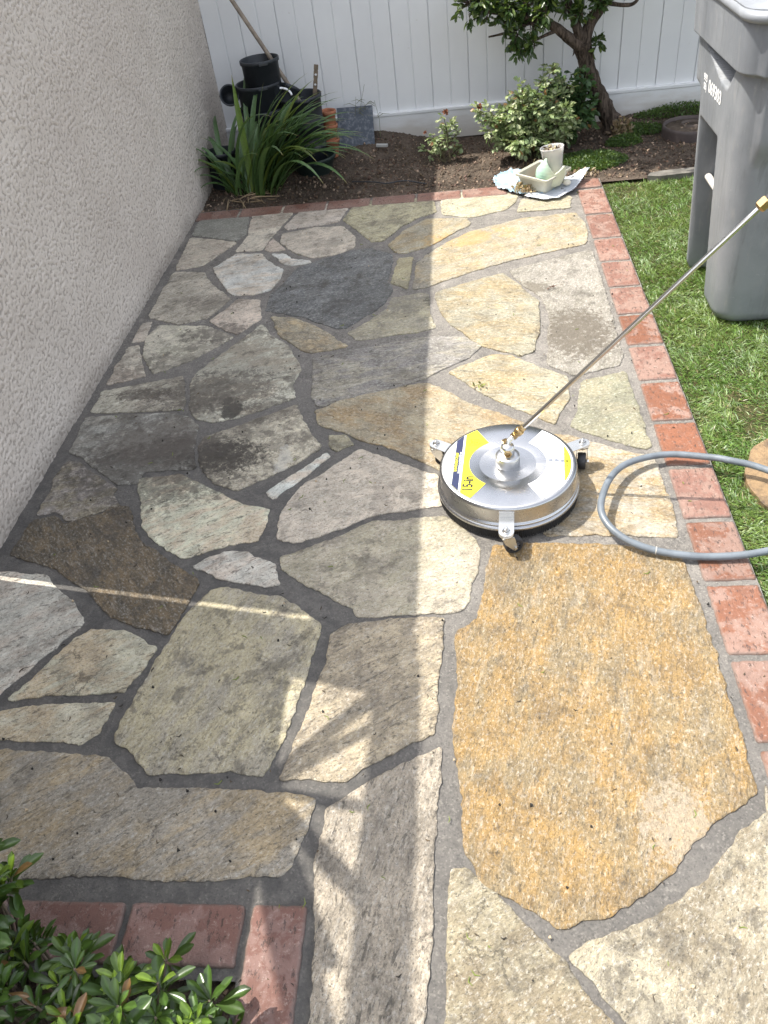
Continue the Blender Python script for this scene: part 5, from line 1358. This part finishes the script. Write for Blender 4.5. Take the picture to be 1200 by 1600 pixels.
MB().lathe([(0.0098, -0.0015), (0.0108, -0.001), (0.0108, 0.001), (0.0098, 0.0015)], 24, frame(Vector((0.462, 1.498, 0.025)) - Vector((0.5, 1.6, 0)), (1, -0.25, -0.05))).build('scuff_ring', simple('scuff', (0.5, 0.48, 0.42), 0.7), hs)

# ---------------------------------------------------------------- wheeled bin
def wheelie_bin():
    X0, Y0, Y1, X1 = 0.905, 2.70, 3.30, 1.52
    t = thing('trash_bin', 'tall grey wheeled trash bin standing on the lawn by the right edge', 'trash bin', (1.2, 3.0, -0.012))
    # perimeter samples (param along rounded rectangle), anticlockwise
    def perim(x0, x1, y0, y1, rc):
        pts = []
        def seg(a, b, n): 
            for i in range(n): pts.append((a[0] + (b[0] - a[0]) * i / n, a[1] + (b[1] - a[1]) * i / n))
        def cor(cx, cy, a0, n=10):
            for i in range(n): a = a0 + math.pi / 2 * i / n; pts.append((cx + rc * math.cos(a), cy + rc * math.sin(a)))
        seg((x0, y1 - 0.03), (x0, y0 + rc), 120); cor(x0 + rc, y0 + rc, math.pi, 14)
        seg((x0 + rc, y0), (x1 - rc, y0), 40); cor(x1 - rc, y0 + rc, -math.pi / 2)
        seg((x1, y0 + rc), (x1, y1 - rc), 12); cor(x1 - rc, y1 - rc, 0)
        seg((x1 - rc, y1), (x0 + 0.03, y1), 20)
        for i in range(6): a = math.pi / 2 + math.pi / 2 * i / 6; pts.append((x0 + 0.03 + 0.03 * math.cos(a), y1 - 0.03 + 0.03 * math.sin(a)))
        return pts
    def sm(a, b, x): 
        q = max(0.0, min(1.0, (x - a) / (b - a))); return q * q * (3 - 2 * q)
    zs = list(np.unique(np.round(np.concatenate([np.linspace(0, 0.56, 50), np.linspace(0.56, 0.62, 14), np.linspace(0.62, 0.76, 14), np.linspace(0.76, 0.90, 40), np.linspace(0.90, 1.02, 10)]), 4)))
    V = []; n = None
    for z in zs:
        k = z / 1.0
        x0 = X0 - 0.062 * k; y0 = Y0 - 0.05 * k; y1 = Y1 - 0.02 * (1 - k) ; x1 = X1 + 0.06 * k
        cham = 0.012 * (1 - sm(0.0, 0.03, z))
        P = perim(x0 + cham, x1 - cham, y0 + cham, y1 - cham, 0.075)
        n = len(P)
        for (x, y) in P:
            front = sm(x0 + 0.10, x0 + 0.04, x)
            # collar under the lid
            cz = sm(0.835, 0.850, z) 
            dx = dy = 0.0
            if front > 0: dx -= 0.022 * cz * front
            if y < y0 + 0.09: dy -= 0.020 * cz * sm(y0 + 0.09, y0 + 0.04, y)
            # shoulder: body swells at the near corner above mid height
            sw = sm(0.56, 0.66, z) * sm(3.0, 2.85, y)
            if x > x0 + 0.05 and y < y0 + 0.1: dy -= 0.025 * sw
            # far edge step (silhouette pulls in below the shoulder)
            far = sm(3.18, 3.26, y) * front
            dx += 0.022 * far * (1 - sm(0.655, 0.70, z))
            # lift-bar recess
            ylo = 2.895 + 0.06 * z; yhi = 3.165
            rec = sm(ylo - 0.010, ylo + 0.008, y) * sm(yhi + 0.008, yhi - 0.008, y) * (1 - sm(0.578 - 0.0, 0.595, z + 0.10 * (3.05 - y) * 0)) * front
            depth = 0.085 + 0.03 * (1 - sm(0.20, 0.30, z))
            dx += depth * rec
            # hand-hold pocket
            if 0.76 < z < 0.86 and front > 0:
                v_ = (z - 0.765) / 0.075
                a_ = 2.86 - 0.07 * v_; b_ = 2.95 + 0.24 * v_
                pk = sm(a_ - 0.006, a_ + 0.006, y) * sm(b_ + 0.006, b_ - 0.006, y) * sm(0.762, 0.772, z) * (1 - sm(0.838, 0.846, z))
                dx += 0.095 * pk * (0.75 + 0.25 * min(1, v_))
            V.append((x + dx - 1.2, y + dy - 3.0, z))
    F = []
    for i in range(len(zs) - 1):
        for j in range(n):
            j2 = (j + 1) % n; F.append((i * n + j, i * n + j2, (i + 1) * n + j2, (i + 1) * n + j))
    F.append(tuple(range(n))[::-1])
    mb = MB(); mb.add(V, F, True); body = mb.build('body', M_BIN, t)
    # central rib in the recess
    MB().tube([(0.985 - 1.2, 3.03 - 3.0, 0.015), (0.972 - 1.2, 3.045 - 3.0, 0.14), (0.985 - 1.2, 3.055 - 3.0, 0.20)], [0.010, 0.010, 0.003], 12).build('rib', M_BIN, body)
    MB().tube([(0.930 - 1.2, 2.90 - 3.0, 0.372), (0.930 - 1.2, 3.175 - 3.0, 0.372)], 0.013, 20).build('lift_bar', simple('galvanised bar', (0.52, 0.50, 0.46), 0.55, var=0.15, scale=40), t)
    # lid: domed slab with a rolled rim
    lid = MB(); y0l, y1l, x0l, x1l = 2.60, 3.33, 0.815, 1.65
    def ring(ins, z, rc=0.09):
        return [(x - 1.2, y - 3.0, z) for x, y in perim(x0l + ins, x1l - ins, y0l + ins, y1l - ins, max(0.02, rc - ins))]
    R_ = [ring(0.012, 0.985), ring(0.0, 0.990), ring(-0.006, 1.000), ring(-0.003, 1.012), ring(0.010, 1.018), ring(0.030, 1.016), ring(0.06, 1.022), ring(0.12, 1.045), ring(0.2, 1.055)]
    n2 = len(R_[0]); V = [p for r in R_ for p in r]
    F = [(i * n2 + j, i * n2 + (j + 1) % n2, (i + 1) * n2 + (j + 1) % n2, (i + 1) * n2 + j) for i in range(len(R_) - 1) for j in range(n2)]
    F.append(tuple((len(R_) - 1) * n2 + j for j in range(n2))); F.append(tuple(range(n2))[::-1])
    lid.add(V, F, True); lid.build('lid', simple('grey lid plastic', (0.20, 0.21, 0.225), 0.45), t)
    for yy in (2.80, 3.22):
        w = MB(); w.lathe([(0.02, -0.03), (0.12, -0.03), (0.13, -0.02), (0.13, 0.02), (0.12, 0.03), (0.02, 0.03)], 40, frame((1.56 - 1.2, yy - 3.0, 0.13), (0, 1, 0))); w.build('wheel', M_RUBBER, t)
    # number stamped on the front face
    def TMb(y, z):
        x = X0 - 0.062 * z - 0.0012
        X = Vector((0, -1, 0)); Yv = Vector((0.062 * -1, 0, 1)).normalized(); Z = X.cross(Yv)
        return Matrix(((X.x, Yv.x, Z.x, x - 1.2), (X.y, Yv.y, Z.y, y - 3.0), (X.z, Yv.z, Z.z, z), (0, 0, 0, 1)))
    MWH = simple('white stamp', (0.85, 0.85, 0.85), 0.6, var=0.04)
    text_mesh('stamped_number', '069303', 0.058, MWH, body, TMb(3.005, 0.712), 0.98, bold=0.0012)
    text_mesh('stamped_number', '993', 0.032, MWH, body, TMb(3.135, 0.727), 1.0, bold=0.0010)
    text_mesh('stamped_number', 'SB)', 0.030, MWH, body, TMb(3.135, 0.699), 1.0, bold=0.0007)
wheelie_bin()

# ---------------------------------------------------------------- nursery pots by the wall
def pot_profile(r0, r1, h, rim=0.006, rimh=0.02, th=0.003):
    return [(0.0, 0.004), (r0 * 0.96, 0.0), (r0, 0.004), (r1 - rim, h - rimh), (r1, h - rimh + 0.001), (r1 + 0.001, h - 0.002), (r1 - 0.001, h), (r1 - rim, h), (r1 - rim - th, h - 0.006), (r0 - th, 0.02), (0, 0.02)]
def nursery_pot(label, loc, r0, r1, h, tilt=(0, 0, 0), ribs=(), mat=M_BLACK, name='nursery_pot', group='black nursery pots by the wall', cat='plant pot'):
    t = thing(name, label, cat, loc, group); t.rotation_euler = tilt
    pr = pot_profile(r0, r1, h); out = pr[:3]
    for q in ribs:
        rr = r0 + (r1 - 0.006 - r0) * q; out += [(rr, h * q), (rr + 0.004, h * q + 0.002), (rr + 0.004, h * q + 0.008), (rr, h * q + 0.011)]
    pr = out + pr[3:]
    MB().lathe(pr, 56).build('pot_wall', mat, t)
    if r1 > 0.09: 
        s = MB()
        for k in range(1): 
            M = Matrix.Rotation(k * math.pi - 1.2, 4, 'Z') @ Matrix.Translation((r1 + 0.004, 0, h - 0.012)); s.box((0, 0, 0), (0.010, 0.05, 0.012), M=M, bev=0.002)
        s.build('grip_lug', mat, t)
    return t
nursery_pot('tallest black pot nested at the top of the stack behind the strap leaves', (-1.085, 4.80, 0.36), 0.097, 0.108, 0.235)
nursery_pot('wide ribbed black pot below the tallest one in the stack', (-1.115, 4.80, 0.255), 0.117, 0.128, 0.225)
nursery_pot('bottom black pot of the stack hidden behind the strap leaves', (-1.115, 4.80, 0.02), 0.120, 0.132, 0.33)
nursery_pot('big black pot holding the old stake and the pole', (-0.895, 4.80, 0.0), 0.105, 0.122, 0.395, ribs=(0.3, 0.6))
nursery_pot('small black pot lying sideways with its mouth open against the stucco wall', (-1.305, 4.86, 0.395), 0.040, 0.054, 0.13, tilt=(math.radians(68), math.radians(10), math.radians(10)))
nursery_pot('small black pot tipped in the rim of the stack beside the white tag', (-0.99, 4.79, 0.33), 0.045, 0.062, 0.12, tilt=(math.radians(-30), math.radians(25), 0))
nursery_pot('low dark green tub on the soil in front of the big black pot', (-0.86, 4.70, 0.0), 0.10, 0.135, 0.10, mat=simple('dark green plastic', (0.02, 0.035, 0.032), 0.5))
nursery_pot('low black pot in the corner between wall and strap leaves', (-1.36, 4.60, 0.0), 0.09, 0.085, 0.2)
for i, (z, l) in enumerate(((0.02, 'lowest terracotta pot of the upside stack beside the slate'), (0.10, 'middle terracotta pot of the stack beside the slate'), (0.175, 'top terracotta pot of the stack beside the slate'))):
    nursery_pot(l, (-0.775 + 0.004 * i, 4.90, z), 0.038, 0.050 - 0.003 * i, 0.10, mat=M_TERRA, name='terracotta_pot', group='stacked terracotta pots', tilt=(0, 0.05, 0))
tg = MB(); tg.tube([(math.cos(a) * 0.058, math.sin(a) * 0.05, 0) for a in np.linspace(0.2, 2.9, 14)], 0.006, 8)
o = tg.build('plant_label', M_WHITE); o.location = (-0.985, 4.74, 0.405); o.rotation_euler = (0.9, 0.1, 0.2)
tag(o, 'curved white plastic tag on the rim of the big black pot', 'plant tag')
# long pole leaning on the fence, its foot in the big pot
pa, pb_ = Vector((-0.845, 4.80, 0.25)), Vector((-1.60, 5.07, 1.66))
pa = Vector((-0.868, 4.80, 0.30)); dv = (Vector((-1.150, 4.90, 0.870)) - Vector((-0.893, 4.80, 0.445))); pb_ = pa + dv * 2.6
o = MB().tube([pa, (pa + pb_) / 2 + Vector((0.003, 0, 0)), pb_], 0.0115, 16).build('wooden_pole', simple('pole wood', (0.24, 0.195, 0.15), 0.6, var=0.2, scale=20, bump=0.0004))
tag(o, 'long brown wooden pole leaning from the big pot to the fence', 'pole')
# stake with holes
def stake():
    t = thing('drilled_stake', 'short flat brown stake with two drilled holes in the big black pot', 'stake', (-0.818, 4.80, 0.34))
    t.rotation_euler = (0.05, math.radians(12), math.radians(8))
    w, h, th = 0.024, 0.20, 0.006; bm = bmesh.new()
    # plate with two round holes
    holes = [(0.0, 0.15), (0.0, 0.10)]; V = []; F = []
    ring_n = 16; zc = [(-w / 2, 0.07), (w / 2, 0.07)]
    mb = MB()
    mb.box((0, 0, 0.0375), (w, th, 0.075)); mb.box((0, 0, 0.1875), (w, th, 0.025))
    for hz in (0.10, 0.15):
        for s_ in range(ring_n):
            a0 = 2 * math.pi * s_ / ring_n; a1 = 2 * math.pi * (s_ + 1) / ring_n
            def sq(a):
                k = 1 / max(abs(math.cos(a)) / (w / 2), abs(math.sin(a)) / 0.025); return (k * math.cos(a), hz + k * math.sin(a))
            def ci(a): return (0.0065 * math.cos(a), hz + 0.0065 * math.sin(a))
            q = [sq(a0), sq(a1), ci(a1), ci(a0)]
            mb.add([(x, -th / 2, z) for x, z in q] + [(x, th / 2, z) for x, z in q], [(0, 1, 2, 3), (7, 6, 5, 4), (2, 6, 7, 3), (0, 4, 5, 1)])
    mb.build('plate', M_WOOD, t)
stake()
# slate slab leaning
t = NT('speckled slate'); pp = t.obj(); v = t.voro(pp, 90.0, out='Color'); nn = t.noise(pp, 55.0, 5, 0.7)
t.set(color=t.mix(t.ramp(nn, 0.45, 0.68), (0.075, 0.09, 0.115), (0.19, 0.21, 0.24)), rough=0.6, normal=t.bump(nn, 0.0008))
o = MB().box((0, 0, 0), (0.215, 0.012, 0.24), bev=0.002).build('slate_slab', t.m); o.location = (-0.628, 5.015, 0.125); o.rotation_euler = (math.radians(-16), math.radians(0), math.radians(-3))
tag(o, 'speckled grey slate slab leaning beside the terracotta pots', 'slab')
# whitish sliver of stone on the soil
o = MB().box((0, 0, 0), (0.07, 0.02, 0.015), bev=0.003).build('marble_chip', simple('grey marble', (0.4, 0.4, 0.38), 0.6)); o.location = (-0.475, 4.93, 0.045); o.rotation_euler = (0.1, 0.05, -0.1)
tag(o, 'thin pale stone chip on the soil beside the slate slab', 'stone')
# drip line
o = MB().tube(cat([(-0.62, 4.48, 0.005), (-0.5, 4.43, 0.012), (-0.42, 4.40, 0.008), (-0.32, 4.42, 0.006), (-0.2, 4.36, 0.0)], 6), 0.0035, 8).build('drip_tube', M_BLACK)
tag(o, 'thin black drip irrigation tube on the shaded soil', 'drip tube')

# weeds by the fence
wd = MB(); random.seed(8)
for (bx, by, h) in ((-0.60, 5.03, 0.36), (-0.62, 5.03, 0.30), (-0.57, 5.04, 0.26), (-0.49, 5.03, 0.27)):
    p = [Vector((bx, by, 0.04)), Vector((bx + random.gauss(0, .01), by, h * .6)), Vector((bx + random.gauss(0, .02), by - .01, h))]
    wd.tube(p, [0.0015, 0.0012, 0.0008], 5)
    for k in range(4):
        q = p[0].lerp(p[2], random.uniform(.4, 1)); a = random.choice((-1, 1)) * random.uniform(.03, .08)
        wd.tube([q, q + Vector((a * .5, 0, .02)), q + Vector((a, -.005, .015))], [0.0012, 0.0016, 0.0005], 5)
o = wd.build('dry_weed', simple('dry weed', (0.16, 0.17, 0.09), 0.7)); tag(o, 'thin wiry weed growing against the fence above the slate', 'weed')

# valve box ring by the fence at the right
def valve():
    t = thing('planter_ring', 'round brown plastic ring full of litter set in the soil near the bin', 'garden ring', (1.27, 4.80, 0.0))
    MB().lathe([(0.150, -0.02), (0.152, 0.03), (0.150, 0.045), (0.143, 0.047), (0.138, 0.045), (0.136, 0.0)], 56).build('rim', simple('brown plastic', (0.085, 0.065, 0.06), 0.7, bump=0.001), t)
    MB().lathe([(0.0, 0.040), (0.06, 0.042), (0.137, 0.030)], 40).build('litter_fill', M_SOIL, t)
    cl = MB(); cl.lathe([(0.04, 0.04), (0.045, 0.052), (0.052, 0.052), (0.055, 0.04)], 30); cl.build('inner_ring', simple('brown plastic b', (0.10, 0.075, 0.06), 0.7), t)
valve()
cover('dry_litter', 'pale dry leaf litter lying in the brown ring', [(1.22, 4.83, 0.09, 0.07, 0.05, 160)], 0.018, (0.42, 0.30, 0.22), (0.25, 0.16, 0.1), 'dead leaves', 35)

# ---------------------------------------------------------------- square planter group on plastic sheets
def crumpled(name, label, cat, poly, mat, amp, seed, zb=0.012, nseg=46, lift=None):
    P = np.array(poly); x0, y0 = P.min(0); x1, y1 = P.max(0)
    xs = np.linspace(x0, x1, nseg); ys = np.linspace(y0, y1, nseg); X, Y = np.meshgrid(xs, ys)
    h = np.abs(fbm(X * 22, Y * 22, 3, seed)) * amp + np.abs(pn(X * 60, Y * 60, seed + 3)) * amp * 0.3
    Z = zb + h + (lift(X, Y) if lift else 0)
    def inside(px, py):
        c = np.zeros(px.shape, bool); j = len(P) - 1
        for i in range(len(P)):
            xi, yi = P[i]; xj, yj = P[j]
            c ^= ((yi > py) != (yj > py)) & (px < (xj - xi) * (py - yi) / (yj - yi + 1e-12) + xi); j = i
        return c
    i = np.arange(nseg * nseg).reshape(nseg, nseg)
    F = np.stack([i[:-1, :-1].ravel(), i[:-1, 1:].ravel(), i[1:, 1:].ravel(), i[1:, :-1].ravel()], 1)
    V = np.stack([X.ravel(), Y.ravel(), Z.ravel()], 1); c = V[F].mean(1); F = F[inside(c[:, 0], c[:, 1])]
    me = np_mesh(name, V, F, True); o = link(name, me, mat)
    sd = o.modifiers.new('thick', 'SOLIDIFY'); sd.thickness = 0.0006
    return tag(o, label, cat)
tb_ = NT('pale blue plastic film'); p_ = tb_.obj()
tb_.set(color=tb_.mix(tb_.ramp(tb_.noise(p_, 24, 4), 0.4, 0.6), (0.27, 0.42, 0.54), (0.55, 0.60, 0.63)), rough=0.28, normal=tb_.bump(tb_.noise(p_, 60, 4), 0.003))
crumpled('plastic_bag', 'crumpled pale blue plastic bag under the left of the square pot', 'plastic bag', [(0.15, 4.29), (0.17, 4.17), (0.24, 4.09), (0.36, 4.02), (0.45, 4.05), (0.42, 4.30), (0.36, 4.40), (0.25, 4.41), (0.18, 4.36)], tb_.m, 0.030, 12)
t2 = NT('printed paper'); p_ = t2.obj()
t2.set(color=t2.mix(t2.ramp(t2.noise(p_, 18, 2), 0.62, 0.65), (0.52, 0.55, 0.60), (0.12, 0.12, 0.13)), rough=0.55)
crumpled('paper_sheet', 'white printed paper sheet with one corner curled up under the square pot', 'paper', [(0.30, 4.02), (0.39, 3.955), (0.465, 3.965), (0.55, 4.06), (0.645, 4.24), (0.60, 4.27), (0.48, 4.20), (0.36, 4.12)], t2.m, 0.006, 15, 0.013,
         lift=lambda X, Y: 0.035 * ss(0.55, 0.66, X) + 0.006)
def square_pot():
    t = thing('square_planter', 'cream square bonsai pot with sloping sides on the plastic bag', 'plant pot', (0.398, 4.125, 0.024)); t.rotation_euler = (0.02, -0.03, math.radians(47))
    mat = simple('glazed cream ceramic', (0.50, 0.49, 0.40), 0.35, var=0.1, scale=12)
    A, B, C_, D, E_ = [], [], [], [], []
    def sq(s, z, r=0.012, n=5):
        out = []
        for q in range(4):
            cx = (s - r) * (1, -1, -1, 1)[q]; cy = (s - r) * (1, 1, -1, -1)[q]
            for i in range(n): a = q * math.pi / 2 + math.pi / 2 * i / (n - 1); out.append((cx + r * math.cos(a), cy + r * math.sin(a), z))
        return out
    rings = [sq(0.070, 0), sq(0.074, 0.004), sq(0.092, 0.064), sq(0.101, 0.066), sq(0.102, 0.077), sq(0.097, 0.079), sq(0.088, 0.073), sq(0.075, 0.018), sq(0.02, 0.017)]
    n = len(rings[0]); V = [p for r in rings for p in r]; F = [(i * n + j, i * n + (j + 1) % n, (i + 1) * n + (j + 1) % n, (i + 1) * n + j) for i in range(len(rings) - 1) for j in range(n)]
    F += [tuple(range(n))[::-1], tuple((len(rings) - 1) * n + j for j in range(n))]
    MB().add(V, F, False).build('pot_wall', mat, t)
    MB().box((0, 0, 0.020), (0.125, 0.125, 0.004)).build('inner_floor', simple('rust floor', (0.30, 0.15, 0.10), 0.8), t)
square_pot()
# leaf patterned cloth sack leaning in the pot, and the clear cup
def cup():
    t = thing('plastic_cup', 'clear plastic cup of dry leaf bits propped in the square pot', 'cup', (0.455, 4.155, 0.075)); t.rotation_euler = (math.radians(-4), math.radians(-6), 0); t.scale = (1.14, 1.14, 1.05)
    gm = NT('cloudy clear plastic'); gm.set(color=(0.80, 0.80, 0.80), rough=0.25, alpha=0.42)
    MB().lathe([(0.0, 0.0), (0.036, 0.0), (0.0375, 0.004), (0.050, 0.108), (0.0515, 0.110), (0.0525, 0.114), (0.0515, 0.117), (0.0495, 0.116), (0.0485, 0.108), (0.036, 0.008), (0.0, 0.006)], 48).build('cup_wall', gm.m, t)
    MB().lathe([(0.0, 0.009), (0.034, 0.009), (0.0455, 0.088), (0.0, 0.092)], 32).build('compost', simple('potting mix', (0.16, 0.12, 0.09), 0.95, var=0.4, scale=60, bump=0.004), t)
    global rng; rng = np.random.default_rng(5); n = 90
    a = rng.uniform(0, 6.283, n); r = np.sqrt(rng.random(n)) * 0.04; P = np.stack([r * np.cos(a), r * np.sin(a), 0.092 + rng.random(n) * 0.022], 1)
    V, F = leaf_cloud(P, rnd_dirs(n, 0.3), rnd_dirs(n, 0.5), rng.uniform(0.010, 0.022, n), rng.uniform(0.005, 0.010, n))
    me = np_mesh('leaf_bits', V, F); set_col(me, 'lc', np.repeat(vary((0.42, 0.34, 0.22), n, 0.3, (0.12, 0.08, 0.05), 0.4), 8, 0)); link('leaf_bits', me, mat_attr('dry bits'), t)
cup()
def sack():
    t = thing('leaf_shaped_vase', 'broken pale green leaf shaped ceramic vase standing in the square pot', 'vase', (0.425, 4.085, 0.045)); t.rotation_euler = (0.05, math.radians(5), 0.15); t.scale = (1.35, 1.25, 1.15)
    mt = NT('green glazed ceramic'); p = mt.obj(); s2 = mt.n('ShaderNodeSeparateXYZ'); mt.l(p, s2.inputs[0])
    mt.set(color=mt.mix(mt.ramp(mt.math('ADD', s2.outputs[0], mt.math('MULTIPLY', mt.noise(p, 30, 4), 0.03)), -0.035, 0.03), (0.36, 0.56, 0.44), (0.62, 0.63, 0.46)), rough=0.35,
           normal=mt.bump(mt.noise(mt.mapv(p, (40, 40, 120), (0.5, 0.4, 0)), 1.0, 4), 0.003))
    n = 48; m_ = 16; V = []
    for inner in (0, 1):
        for j in range(m_):
            for i in range(n):
                a = 2 * math.pi * i / n
                top = 0.050 + 0.068 * max(0, 1 - abs(((math.degrees(a) - 215 + 180) % 360 - 180) / 62)) ** 0.8 + 0.036 * max(0, 1 - abs(((math.degrees(a) - 320 + 180) % 360 - 180) / 48)) ** 0.8
                z = top * j / (m_ - 1); rr = 0.040 + 0.012 * math.sin(math.pi * min(1, z / 0.11)) + 0.002 * abs(math.sin(2 * a)) * 2
                rr *= 1.0 - 0.35 * (z / 0.13) ** 2 * max(0, math.cos(a - math.radians(200)))
                if inner: rr -= 0.005; z = max(z, 0.004)
                V.append((rr * math.cos(a) * 1.05, rr * math.sin(a) * 0.8, z))
    F = []
    for k in (0, 1):
        for j in range(m_ - 1):
            for i in range(n): i2 = (i + 1) % n; b = k * n * m_; F.append((b + j * n + i, b + j * n + i2, b + (j + 1) * n + i2, b + (j + 1) * n + i))
    for i in range(n): i2 = (i + 1) % n; F.append(((m_ - 1) * n + i, (m_ - 1) * n + i2, n * m_ + (m_ - 1) * n + i2, n * m_ + (m_ - 1) * n + i))
    F.append(tuple(range(n))[::-1]); F.append(tuple(n * m_ + i for i in range(n)))
    MB().add(V, F, True).build('vase_wall', mt.m, t)
sack()
cover('straw_litter', 'dry straw and leaf crumbs spilled beside the square pot', [(0.31, 4.10, 0.06, 0.07, 0.03, 260)], 0.018, (0.38, 0.26, 0.14), (0.2, 0.12, 0.07), 'litter', 36)
bpy.data.objects['straw_litter'].location.z = 0.035
# white pebble by the pot
bm = bmesh.new(); bmesh.ops.create_icosphere(bm, subdivisions=3, radius=0.019)
for v in bm.verts: v.co = Vector((v.co.x * 1.1, v.co.y, v.co.z * 0.8)) * (1 + 0.12 * mnoise.noise(v.co * 60))
me = bpy.data.meshes.new('pebble'); bm.to_mesh(me); bm.free(); me.polygons.foreach_set('use_smooth', [True] * len(me.polygons))
o = link('pebble', me, simple('white pebble', (0.7, 0.66, 0.55), 0.7)); o.location = (0.515, 4.10, 0.04); tag(o, 'round white pebble on the paper beside the square pot', 'pebble')
